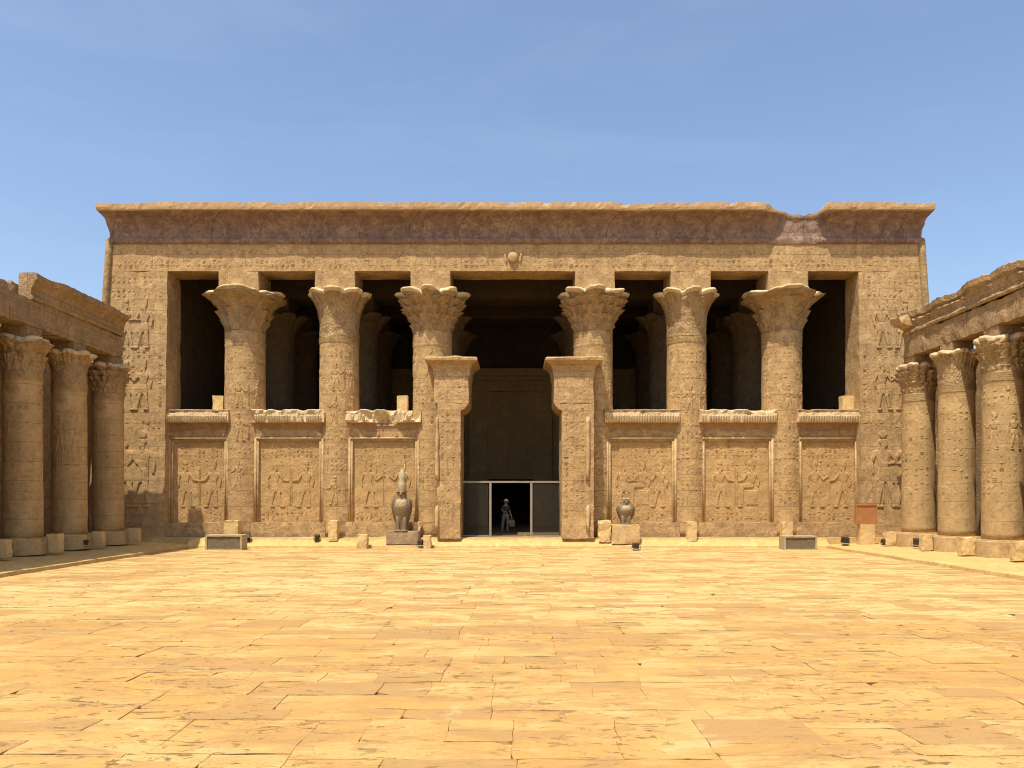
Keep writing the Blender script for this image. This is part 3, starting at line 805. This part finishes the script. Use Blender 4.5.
# ------------------------------------------------------------------ side colonnades
def colonnade(sg, xc, label, zfloor, plinth_top):
    """sg -1 left, +1 right.  Inner (court) face points to -sg"""
    yend = 35.0; root = empty('colonnade', (xc, yend, zfloor)); tag(root, label, 'colonnade', None)
    xin = xc - sg * .50                     # court face of the architrave
    xout = xc + sg * .80
    zab, zar, zco = 8.62, 9.60, 10.60
    kinds = ['composite', 'palm', 'umbel', 'palm', 'composite'] if sg < 0 else ['composite', 'palm', 'composite', 'umbel', 'palm']
    ys = [34.65 - 3.0 * i for i in range(7)]
    for i, yy in enumerate(ys):
        a0, a1 = (-.4, 2.4) if sg < 0 else (-2.4, .4)
        c = column(root, xc, yy, plinth_top, 6.95, .655 if sg < 0 else .69, .63 if sg < 0 else .66, 8.2, .98, kinds[i % 5], zab + .02, .44, (M['side_shaft'], M['capital'], M['side']), None, .35, i < 4, i * .3, a0, a1, seed=20 + i * 3.1 + sg)
        p = MB(); rows = []
        for (z, r) in ((zfloor - .1, .80 if sg < 0 else .92), (plinth_top - .07, .79 if sg < 0 else .91), (plinth_top, .75 if sg < 0 else .87)):
            rows.append([Vector((xc + r * math.cos(2 * PI * k / 28), yy + r * math.sin(2 * PI * k / 28), z)) + nz((k * .4, z, i), 1, .02) for k in range(28)])
        p.grid(rows, True, 0, True); p.build('plinth', M['side_shaft'], c)
    yn = 12.0
    def xb(a, b): return sorted((a, b))
    a, b = xb(xin, xout)
    # architrave, laid as long blocks from column to column
    yj = [yend] + [yy - 1.5 for yy in ys[:-1]] + [yn]
    mb = MB()
    for i in range(len(yj) - 1):
        q = random.uniform(-.02, .02)
        mb.box(a + q, b + q, yj[i + 1] + .006, yj[i] - .006, zab, zar - random.uniform(0, .04) , .28, .035 if sg < 0 else .05, 1.8)
    mp = lambda u, v, h: Vector((xin + sg * -1 * h, u, v))
    ar = mb.build('architrave', M['side'], root)
    # cavetto cornice, broken off in places
    cm = MB(); rows = []
    y_start = 28.3 if sg < 0 else yn
    pr = [(.0, zar - .02), (.08, zar + .0), (.10, zar + .08), (.06, zar + .15), (.02, zar + .17), (.04, zar + .4), (.10, zar + .58), (.2, zar + .70), (.3, zar + .76), (.31, zco - .02), (.25, zco), (-.2, zco + .0)] + ([(-.40, zco - .02), (-.44, zar)] if sg < 0 else [(-1.3, zco - .02), (-1.34, zar)])
    n = int((yend - y_start) / .12)
    for i in range(n + 1):
        yy = y_start + (yend - y_start) * i / n; row = []
        for (o, z) in pr:
            n1 = noise.noise((yy * .5, sg * 9, 3)); n2 = noise.noise((yy * 2.2, z * 2, sg)); n3 = noise.noise((yy * 7, z * 5, sg * 3))
            oo, zz = o, z
            amp = .35 if sg < 0 else 1.0
            if o > .15: oo -= max(0, n1 + .25 * (sg > 0)) * .45 * amp + max(0, n2) * .15 * amp
            if z > zar + .5: zz -= (max(0, n1) * .3 + abs(n2) * .14) * amp
            oo += .03 * n2 * (1 + amp) + .02 * n3
            row.append((xin - sg * oo, yy, zz + .02 * n3))
        rows.append(row)
    for r_ in range(n):
        for k in range(len(pr) - 1): cm.add([rows[r_][k], rows[r_ + 1][k], rows[r_ + 1][k + 1], rows[r_][k + 1]], [(0, 1, 2, 3)] if sg > 0 else [(3, 2, 1, 0)])
    for rr in (rows[0], rows[-1]): cm.add(rr, [tuple(range(len(rr)))])
    cm.build('cornice', M['side'], root)
    if sg > 0:      # a projecting broken stump of the cornice at the far end
        st = MB(); st.hexa([(xin - .55, yend - .9, 10.0), (xin + .4, yend - .9, 9.75), (xin + .4, yend + .02, 9.75), (xin - .5, yend + .02, 10.0),
                            (xin - .62, yend - .9, 10.3), (xin + .6, yend - .9, 10.55), (xin + .6, yend + .02, 10.5), (xin - .6, yend + .02, 10.3)], .15, .05, 3)
        st.build('cornice_stump', M['trim'], ar)
    else:           # rubble lying on the bare architrave nearer the camera
        rb = MB(); yy = 27.0
        for (ya, yb, h) in ((25.6, 27.6, .32), (23.4, 25.4, .55), (21.0, 23.2, .75), (18, 20.8, .6)):
            rb.box(a + .35, b - .1, ya, yb, zar - .03, zar + h, .3, .07, 1.6)
        rb.box(-19.9, -18.75, 28.9, 31.5, zar - .03, 10.45, .25, .08, 1.6); rb.box(-19.7, -18.9, 31.6, 33, zar - .03, 10.1, .25, .08, 1.6)
        rb.build('broken_blocks', M['side'], ar)
    # roof slabs to the rear wall and the rear wall itself
    rf = MB(); c0, c1 = xb(xc + sg * .5, xc + sg * 5.0)
    rf.box(c0, c1, yn, yend - .15, zar + .003, zar + .35, 1.0, .02); rf.build('roof', M['side'], root)
    return root
colonnade(-1, X(108, 34.65), 'shaded sandstone colonnade along the left side of the courtyard', .40, .92)
colonnade(1, X(918.5, 34.65), 'sunlit sandstone colonnade with a ragged cornice along the right side', .30, .84)
for sg, lab in ((-1, 'tall enclosure wall behind the shaded left colonnade'), (1, 'tall enclosure wall behind the sunlit right colonnade')):
    mb = MB(); a, b = sorted((sg * 22.6, sg * 24.6)); mb.box(a, b, 8, 66, -.1, 9.5, 1.0, .03, 1.0)
    tag(mb.build('enclosure_wall', M['side'], None, False, (sg * 23.6, 37, 0)), lab, 'wall')

# ------------------------------------------------------------------ statues
def falcon(px, yv, zb, H, crowned):
    """standing falcon: continuous lofted body facing the camera; H = height of bird without crown"""
    cx = X(px, yv)
    k = H / 2.0
    mb = MB()
    # (z, cy offset, rx, ry): legs and tail mass, belly, breast, shoulders, neck, head
    R_ = [(0, .05, .28, .30), (.12, .05, .27, .28), (.35, .04, .30, .30), (.62, .02, .38, .36), (.9, -.02, .45, .42), (1.15, -.05, .48, .44), (1.35, -.06, .45, .40),
          (1.5, -.06, .34, .33), (1.6, -.07, .25, .27), (1.7, -.09, .235, .27), (1.82, -.10, .225, .26), (1.93, -.08, .17, .20), (2.0, -.06, .06, .08)]
    if not crowned: R_ = [(a, b, c * (1.42 if a > 1.4 else 1.0 if a > .3 else 1.15), d) for (a, b, c, d) in R_]
    mb.loft([(cx, yv + b * k, zb + a * k, c * k, d * k) for (a, b, c, d) in R_], 28, 0, True, 2.2)
    mb.box(cx - .36 * k, cx + .36 * k, yv - .5 * k, yv + .45 * k, zb - .02, zb + .07 * k, .2, .01)
    for s in (-1, 1):      # feathered thighs and toes
        mb.loft([(cx + s * .17 * k, yv - .22 * k, zb + z * k, r * k, r * 1.1 * k) for (z, r) in ((0, .11), (.1, .105), (.3, .115), (.55, .14), (.8, .10))], 12)
        for t in (-1, 0, 1):
            mb.tube([(cx + (s * .17 + t * .04) * k, yv - .25 * k, zb + .05 * k), (cx + (s * .17 + t * .09) * k, yv - .40 * k, zb + .045 * k), (cx + (s * .17 + t * .10) * k, yv - .46 * k, zb + .02 * k)], [.05 * k, .04 * k, .015 * k], 7)
    # hooked beak, brow ridges and eyes
    mb.tube([(cx, yv - .30 * k, zb + 1.78 * k), (cx, yv - .42 * k, zb + 1.76 * k), (cx, yv - .47 * k, zb + 1.69 * k), (cx, yv - .46 * k, zb + 1.63 * k)], [.08 * k, .06 * k, .035 * k, .01 * k], 8)
    for s in (-1, 1):
        mb.tube([(cx + s * .06 * k, yv - .36 * k, zb + 1.87 * k), (cx + s * .15 * k, yv - .31 * k, zb + 1.88 * k), (cx + s * .21 * k, yv - .2 * k, zb + 1.84 * k)], .025 * k, 6)
    body = mb
    root = body.build('falcon_statue', M['granite'], None, True, (cx, yv, zb))
    for s in (-1, 1):
        e = MB(); e.loft([(cx + s * .125 * k, yv - .315 * k, zb + (1.79 + q) * k, r * k, r * k) for (q, r) in ((-.055, .005), (-.035, .045), (0, .06), (.035, .045), (.055, .005))], 10)
        e.build('eye', M['black_metal'], root, True)
    w = MB()
    for s in (-1, 1):      # folded wings wrapping the sides
        rows = []
        for j, (z, ro) in enumerate(((.25, .20), (.55, .34), (.9, .44), (1.2, .485), (1.42, .46), (1.52, .36))):
            rows.append([(cx + s * (ro * math.sin(t) + .075) * k, yv + (-.04 - (ro * .88) * math.cos(t)) * k, zb + (z + .02 * math.sin(t * 9)) * k) for t in [.85 + q * .22 for q in range(9)]] +
                        [(cx + s * (ro * math.sin(t) - .05) * k, yv + (-.04 - (ro * .8) * math.cos(t)) * k, zb + z * k) for t in [.85 + q * .22 for q in range(9)][::-1]])
        w.grid(rows if s > 0 else [r[::-1] for r in rows], True, 0, True)
    w.build('wings', M['wing'], root, True)
    b = MB()               # pale worn breast and collar
    b.loft([(cx, yv + y_ * k, zb + z * k, r1 * k, r2 * k) for (z, y_, r1, r2) in ((1.02, -.13, .30, .34), (1.2, -.135, .40, .385), (1.38, -.12, .385, .36), (1.52, -.1, .28, .31))], 24, 0, True, 2.1)
    b.build('breast', M['granite_pale'], root, True)
    t = MB(); t.box(cx - .18 * k, cx + .18 * k, yv + .2 * k, yv + .42 * k, zb, zb + .75 * k, .2, .01, 2, -.1); t.build('tail', M['granite'], root, True)
    if crowned:
        c = MB()
        c.loft([(cx, yv + (-.06 + o) * k, zb + z * k, r * k, r * .95 * k) for (z, r, o) in ((1.88, .20, 0), (1.97, .225, 0), (2.12, .21, .0), (2.28, .225, .02), (2.34, .17, .02), (2.45, .185, .03), (2.62, .19, .05), (2.78, .15, .08), (2.86, .10, .10), (2.93, .08, .11), (2.97, .03, .11))], 20)
        c.tube([(cx + .02 * k, yv + .12 * k, zb + 2.25 * k), (cx + .06 * k, yv + .17 * k, zb + 2.7 * k), (cx + .10 * k, yv + .18 * k, zb + 3.0 * k), (cx + .13 * k, yv + .18 * k, zb + 3.22 * k)], [.09 * k, .075 * k, .05 * k, .03 * k], 8)
        c.build('crown', M['granite_pale'], root, True)
    else:
        c = MB(); c.loft([(cx, yv - .07 * k, zb + z * k, r * k, r * k) for (z, r) in ((1.93, .2), (1.96, .25), (2.06, .25), (2.08, .2))], 18); c.build('crown_base', M['granite_pale'], root, True)
    return root
SYV = 37.25
ztop = Z(531, SYV)
f1 = falcon(402, SYV, ztop, 2.0, True)
f1.scale = (.9, 1, 1); f1['label'] = 'grey granite falcon statue wearing a tall crown on a dark pedestal'; f1['category'] = 'statue'
f2 = falcon(625.5, SYV, Z(524.5, SYV), 1.24, False)
for ch in [f2] + list(f2.children):
    pass
f2.scale = (1.3, 1.1, .97)
f2['label'] = 'squat falcon statue with a broken crown on a pale block'; f2['category'] = 'statue'
def worn_block(name, px0, px1, py0, yv, depth, zb, mat, label, cat='block', group=None, jit=.03, div=.14):
    mb = MB(); a, b = X(px0, yv), X(px1, yv); mb.box(a, b, yv, yv + depth, zb - .03, Z(py0, yv), div, jit, 2.6)
    return tag(mb.build(name, mat, None, False, ((a + b) / 2, yv + depth / 2, zb)), label, cat, group)
# pedestals
worn_block('pedestal', 386, 418.5, 531.2, 36.75, 1.0, .2, M['dark_ped'], 'dark granite pedestal under the tall crowned falcon', 'pedestal', None, .03)
worn_block('pedestal', 612, 640, 525, 36.75, 1.0, .2, M['kerb'], 'pale sandstone pedestal under the squat broken falcon', 'pedestal', None, .03)
worn_block('stone_block', 412, 420, 522, 37.5, .35, .4, M['block'], 'small pale stone standing behind the crowned falcon pedestal', 'block', None, .06, .1)
worn_block('stone_block', 598.5, 611, 520.5, 36.85, .5, .3, M['block'], 'upright block between the doorway and the squat falcon', 'block', None, .05, .12)
# blocks on and before the apron
for (a, b, t, yv, zb, lab) in ((224, 238, 520.5, 37.0, .3, 'yellow block at the foot of the first front column from the left'),
                     (328, 337, 520.5, 37.0, .3, 'upright yellow block at the foot of the second front column'),
                     (687.5, 697, 521.5, 37.0, .3, 'upright yellow block at the foot of the fifth front column'),
                     (783, 793, 522, 37.0, .3, 'upright yellow block at the foot of the sixth front column'),
                     (357, 367, 534.5, 36.2, 0, 'low block on the paving left of the crowned falcon'),
                     (423.5, 430.5, 535.5, 36.2, 0, 'small low block on the paving right of the crowned falcon')):
    worn_block('stone_block', a, b, t, yv, .45, zb, M['block'], lab, 'block', 'loose stone blocks before the hall', .03)
for (a, b, t, yv, lab) in ((212.5, 223, 395.5, 38.4, 'small pale block on top of the leftmost screen wall'),
                      (397, 407.5, 395.5, 38.4, 'small pale block on top of the broken screen wall beside the doorway'),
                      (843, 857, 395.5, 38.4, 'small pale block on top of the rightmost screen wall')):
    worn_block('stone_block', a, b, t, yv, .5, 6.64, M['block'], lab, 'block', 'blocks on the screen walls', .02)
# blocks between the colonnade plinths
for (a, b, t, zb, yv, lab) in ((-9, 7.5, 539.5, .38, 26.3, 'leftmost block at the foot of the left colonnade'), (45, 60, 534, .38, 29.0, 'block before the second column of the left colonnade'),
                         (90, 103, 531.5, .38, 32.3, 'block before the last column of the left colonnade'), (125, 139, 528.5, .38, 35.2, 'block past the end of the left colonnade'),
                         (885, 899, 532, .28, 34.9, 'block past the end of the right colonnade'), (921.5, 934, 534.5, .28, 31.6, 'block between the far pair of right colonnade columns'),
                         (961, 977, 537.5, .28, 28.9, 'block between the second and third right colonnade columns'), (1014.5, 1034, 541.5, .28, 26.2, 'rightmost block at the edge of the right colonnade')):
    worn_block('stone_block', a + 1, b - 1, t, yv, .32, zb, M['block'], lab, 'block', 'blocks along the colonnades', .025)

# low framed boxes
def framed_box(px0, px1, py0, yv, label):
    a, b = X(px0, yv), X(px1, yv); zt = Z(py0, yv); c = (a + b) / 2
    root = empty('lamp_trough', (c, yv + .35, 0)); tag(root, label, 'box', 'low framed boxes at the apron')
    mb = MB(); mb.box(a + .06, b - .06, yv + .05, yv + .65, -.02, zt - .07, .2, .008); mb.build('body', M['grey_box'], root)
    f = MB()
    f.box(a, b, yv, yv + .7, zt - .07, zt, .2, .012); f.box(a, a + .09, yv, yv + .69, -.02, zt - .072, .2, .01); f.box(b - .09, b, yv, yv + .69, -.02, zt - .072, .2, .01)
    f.box(a + .09, b - .09, yv + .01, yv + .1, -.02, .05, .2, .006)
    f.build('frame', M['box_frame'], root)
framed_box(205, 242, 535, 35.3, 'low grey box with pale frame before the left end of the apron')
framed_box(784, 817.5, 536, 35.3, 'low grey box with dark face before the right end of the apron')

# floodlights
def floodlight(px, py_base, yv, zb, label, s=1.0, yaw=0.0, first=None):
    loc = (X(px, yv), yv, zb); s *= .7
    if first is not None:
        o = copy_tree(first)
    else:
        o = empty('floodlight', (0, 0, 0))
        b = MB(); b.hexa([(-.2, -.10, .17), (.2, -.10, .17), (.14, .13, .10), (-.14, .13, .10), (-.2, -.02, .44), (.2, -.02, .44), (.14, .18, .36), (-.14, .18, .36)], .3, 0)
        b.box(-.23, .23, -.125, -.10, .15, .17, 1, 0); b.build('housing', M['black_metal'], o)
        g_ = MB(); g_.hexa([(-.17, -.112, .19), (.17, -.112, .19), (.17, -.09, .19), (-.17, -.09, .19), (-.17, -.036, .42), (.17, -.036, .42), (.17, -.02, .42), (-.17, -.02, .42)], .5, 0); g_.build('glass', M['lens'], o)
        st = MB(); st.tube([(-.23, .04, .28), (-.235, .04, .06), (0, .04, .04), (.235, .04, .06), (.23, .04, .28)], .018, 6); st.box(-.16, .16, -.08, .16, 0, .03, 1, 0); st.build('bracket', M['black_metal'], o)
    o.location = loc; o.scale = (s, s, s); o.rotation_euler = (0, 0, yaw)
    tag(o, label, 'floodlight', 'black floodlights at the foot of the walls'); return o
fl = floodlight(247, 0, 37.0, .32, 'black floodlight at the foot of the leftmost front column', 1.15)
for (px, yv, zb, lab, s, yaw) in ((317, 37.05, .33, 'black floodlight under the second screen wall', .95, PI),
        (421, 36.5, .05, 'black floodlight beside the crowned falcon pedestal', 1.2, PI * .9),
        (636, 35.0, .0, 'black floodlight standing on the paving in front of the squat falcon', 1.15, PI),
        (845, 36.2, .16, 'black floodlight near the orange board', 1.3, PI * 1.1),
        (884, 35.1, .24, 'black floodlight right of the orange board', .9, PI * .7),
        (917, 33.2, .28, 'black floodlight before the last right colonnade column', 1.2, PI * .8),
        (84, 31.5, .38, 'black floodlight between two left colonnade columns in shade', 1.1, -PI * .6)):
    floodlight(px, 0, yv, zb, lab, s, yaw, fl)

# orange board on a block
yv = 36.3; a, b = X(856, yv), X(877.5, yv)
o = empty('notice_board', ((a + b) / 2, yv + .2, .18)); tag(o, 'orange brown board standing on a pale block at the right end wall', 'board')
mb = MB(); mb.box(a + .02, b - .02, yv + .04, yv + .10, Z(523.5, yv), Z(505.5, yv), .4, .004); mb.build('panel', M['orange'], o)
mb = MB(); z1, z0 = Z(504, yv), Z(524, yv)
mb.box(a, b, yv + .0, yv + .14, z1 - .06, z1, 1, 0); mb.box(a, b, yv, yv + .14, z0, z0 + .04, 1, 0); mb.box(a, a + .04, yv + .002, yv + .138, z0 + .042, z1 - .062, 1, 0); mb.box(b - .04, b, yv + .002, yv + .138, z0 + .042, z1 - .062, 1, 0)
mb.build('frame', M['orange'], o)
mb = MB(); mb.box(a + .2, b - .12, yv - .02, yv + .4, .12, z0 - .003, .2, .02); mb.build('base_block', M['block'], o)

# ------------------------------------------------------------------ the visitor in the dark doorway
def skin(name, verts, edges, radii, mat, parent, root_i=0, sub=2):
    me = bpy.data.meshes.new(name); me.from_pydata(verts, edges, []); me.materials.append(mat)
    ob = bpy.data.objects.new(name, me); COL.objects.link(ob)
    m = ob.modifiers.new('skin', 'SKIN'); m.use_smooth_shade = True
    if not me.skin_vertices:
        bpy.context.view_layer.objects.active = ob
        me.attributes
    sv = me.skin_vertices[0].data
    for i, r in enumerate(radii): sv[i].radius = (r, r) if not isinstance(r, tuple) else r
    sv[root_i].use_root = True
    s = ob.modifiers.new('sub', 'SUBSURF'); s.levels = sub; s.render_levels = sub
    dg = bpy.context.evaluated_depsgraph_get(); me2 = bpy.data.meshes.new_from_object(ob.evaluated_get(dg))
    me2.materials.clear(); me2.materials.append(mat)
    for p in me2.polygons: p.use_smooth = True
    nm = bpy.data.objects.new(name, me2); bpy.data.objects.remove(ob); COL.objects.link(nm)
    nm.name = name
    if parent: nm.parent = parent
    return nm
py_ = 42.6; pr_ = empty('person', (X(505.5, py_), py_, ZB + .02)); pr_.rotation_euler = (0, 0, R(25))
tag(pr_, 'person in a white hat and pale trousers carrying a bag in the dark doorway', 'person')
V = [(0, 0, .95), (0, .0, 1.12), (0, -.03, 1.32), (0, -.05, 1.45), (0, -.07, 1.54), (0, -.09, 1.64), (0, -.09, 1.72),
     (.10, 0, .90), (.12, -.06, .50), (.12, .02, .09), (.13, -.12, .04), (-.10, 0, .90), (-.13, .06, .50), (-.13, .16, .10), (-.14, .04, .04),
     (.18, -.04, 1.42), (.24, -.02, 1.16), (.26, -.16, .94), (.265, -.20, .87), (-.18, -.04, 1.42), (-.24, -.08, 1.18), (-.15, -.27, 1.12), (-.12, -.33, 1.12)]
E = [(0, 1), (1, 2), (2, 3), (3, 4), (4, 5), (5, 6), (0, 7), (7, 8), (8, 9), (9, 10), (0, 11), (11, 12), (12, 13), (13, 14), (3, 15), (15, 16), (16, 17), (17, 18), (3, 19), (19, 20), (20, 21), (21, 22)]
Rr = [(.15, .11), (.14, .10), (.17, .115), .09, .055, .085, .075, .09, .065, .045, .04, .09, .065, .045, .04, .055, .045, .032, .035, .055, .045, .032, .035]
skin('body', V, E, Rr, M['skin'], pr_)
V2 = [(0, 0, .96), (0, .0, 1.12), (0, -.03, 1.32), (0, -.05, 1.44), (.18, -.04, 1.42), (.23, -.025, 1.20), (-.18, -.04, 1.42), (-.23, -.07, 1.22)]
skin('shirt', V2, [(0, 1), (1, 2), (2, 3), (3, 4), (4, 5), (3, 6), (6, 7)], [(.17, .13), (.16, .12), (.19, .135), (.10, .09), .068, .062, .068, .062], M['cloth_dark'], pr_)
V3 = [(0, 0, .97), (.10, 0, .88), (.12, -.06, .50), (.12, .02, .13), (-.10, 0, .88), (-.13, .06, .50), (-.13, .16, .14)]
skin('trousers', V3, [(0, 1), (1, 2), (2, 3), (0, 4), (4, 5), (5, 6)], [(.15, .125), .115, .085, .07, .115, .085, .07], M['cloth_pale'], pr_)
hb = MB(); hb.loft([(0, -.085, 1.695, .17, .19), (0, -.085, 1.705, .17, .19), (0, -.085, 1.715, .11, .125), (0, -.085, 1.78, .10, .115), (0, -.085, 1.82, .06, .07), (0, -.085, 1.83, .02, .02)], 18)
h_ = hb.build('hat', M['white'], None, True); h_.parent = pr_
hb = MB(); hb.loft([(0, -.05, 1.60, .085, .08), (0, -.045, 1.66, .098, .105), (0, -.06, 1.70, .10, .11)], 16); h_ = hb.build('hair', M['hair'], None, True); h_.parent = pr_
fb = MB()
fb.tube([(0, -.18, 1.655), (0, -.20, 1.63), (0, -.185, 1.615)], [.012, .02, .012], 6)
for s in (-1, 1):
    fb.loft([(s * .035, -.17, 1.655 + q, r, r) for q, r in ((-.012, .002), (0, .014), (.012, .002))], 8, 1)
    fb.loft([(s * .09, -.09, 1.62 + q, .012, r) for q, r in ((-.03, .008), (0, .022), (.03, .015))], 8)
fb.tube([(-.03, -.168, 1.585), (0, -.176, 1.583), (.03, -.168, 1.585)], .009, 6)
fc = fb.build('face', [M['skin'], M['hair']], None, True); fc.parent = pr_
# hands: palm, four curled fingers and a thumb each
hd = MB()
for (hx, hy, hz, s) in ((.265, -.22, .85, 1), (-.115, -.36, 1.12, -1)):
    hd.loft([(hx, hy, hz - .05, .018, .04), (hx, hy, hz - .01, .022, .045), (hx, hy, hz + .04, .02, .03)], 10)
    for i in range(4):
        yy = hy - .033 + i * .022; L = (.05, .06, .062, .052)[i]
        hd.tube([(hx, yy, hz - .04), (hx - s * .006, yy - .004, hz - .04 - L * .6), (hx - s * .03, yy - .004, hz - .04 - L)], [.010, .009, .007], 6)
    hd.tube([(hx, hy - .04, hz), (hx - s * .02, hy - .065, hz - .03), (hx - s * .035, hy - .066, hz - .055)], [.012, .010, .008], 6)
h_ = hd.build('hands', M['skin'], None, True); h_.parent = pr_
pw_ = Vector((X(505.5, py_), py_, ZB + .02)); rm = Matrix.Rotation(R(25), 3, 'Z')
bg = MB(); bg.loft([(0, 0, z, a_, b_) for (z, a_, b_) in ((-.42, .10, .05), (-.40, .17, .08), (-.2, .19, .10), (-.05, .15, .07), (-.02, .1, .03))], 14, 0, True, 3)
bg.tube([(-.1, 0, -.05), (-.05, 0, .10), (0, 0, .135), (.05, 0, .10), (.1, 0, -.05)], .01, 6)
b_ = bg.build('shoulder_bag', M['bag'], None, True); b_.location = pw_ + rm @ Vector((.275, -.22, .72)); b_.rotation_euler = (0, 0, R(25))
tag(b_, 'pale beige bag in the hand of the visitor in the doorway', 'bag')

# ------------------------------------------------------------------ camera
cam = bpy.data.cameras.new('camera'); co = bpy.data.objects.new('camera', cam); COL.objects.link(co)
cam.sensor_width = 36.0; cam.lens = F / 1024 * 36.0
co.location = (0, 0, CAMH); co.rotation_euler = (PI / 2, 0, 0)
cam.shift_x = (512 - VX) / 1024; cam.shift_y = -(384 - VY) / 1024
cam.clip_start = .1; cam.clip_end = 3000
scene.camera = co

# ------------------------------------------------------------------ light
sun = bpy.data.lights.new('sun', 'SUN'); sun.energy = 5.0; sun.angle = R(.5); sun.color = (1.0, .93, .80)
so = bpy.data.objects.new('sun', sun); COL.objects.link(so)
so.rotation_euler = SUN.to_track_quat('-Z', 'Y').to_euler(); so.location = (-10, -20, 60)
el = math.asin(-SUN.z); az = math.atan2(-SUN.x, -SUN.y)
w = bpy.data.worlds.new('World'); scene.world = w; w.use_nodes = True; nt = w.node_tree; nt.nodes.clear()
wo = N(nt, 'ShaderNodeOutputWorld'); bg = N(nt, 'ShaderNodeBackground'); nt.links.new(bg.outputs[0], wo.inputs[0])
sky = N(nt, 'ShaderNodeTexSky'); sky.sky_type = 'NISHITA'; sky.sun_disc = False; sky.sun_elevation = el; sky.sun_rotation = az
sky.air_density = 1.0; sky.dust_density = 2.4; sky.ozone_density = 2.0; sky.altitude = 100
tc = N(nt, 'ShaderNodeTexCoord'); mp = N(nt, 'ShaderNodeMapping'); nt.links.new(tc.outputs['Generated'], mp.inputs[0]); mp.inputs['Scale'].default_value = (1.2, 1.2, 4.5)
cn = noise_(nt, mp.outputs[0], 1.6, 6, .6, .8)
hs = N(nt, 'ShaderNodeHueSaturation'); nt.links.new(sky.outputs[0], hs.inputs['Color']); hs.inputs['Saturation'].default_value = 1.0; hs.inputs['Value'].default_value = 1.33
skyc = mix(nt, ramp(nt, cn, .50, .85, 0, .09), hs.outputs[0], (7.0, 7.3, 8.0))
nt.links.new(skyc, bg.inputs['Color']); bg.inputs['Strength'].default_value = .132
vs = scene.view_settings; vs.view_transform = 'Standard'; vs.look = 'None'; vs.exposure = 0.27; vs.gamma = 1.0; vs.use_curve_mapping = False
scene.cycles.filter_width = 1.1
scene.cycles.max_bounces = 8; scene.cycles.diffuse_bounces = 5
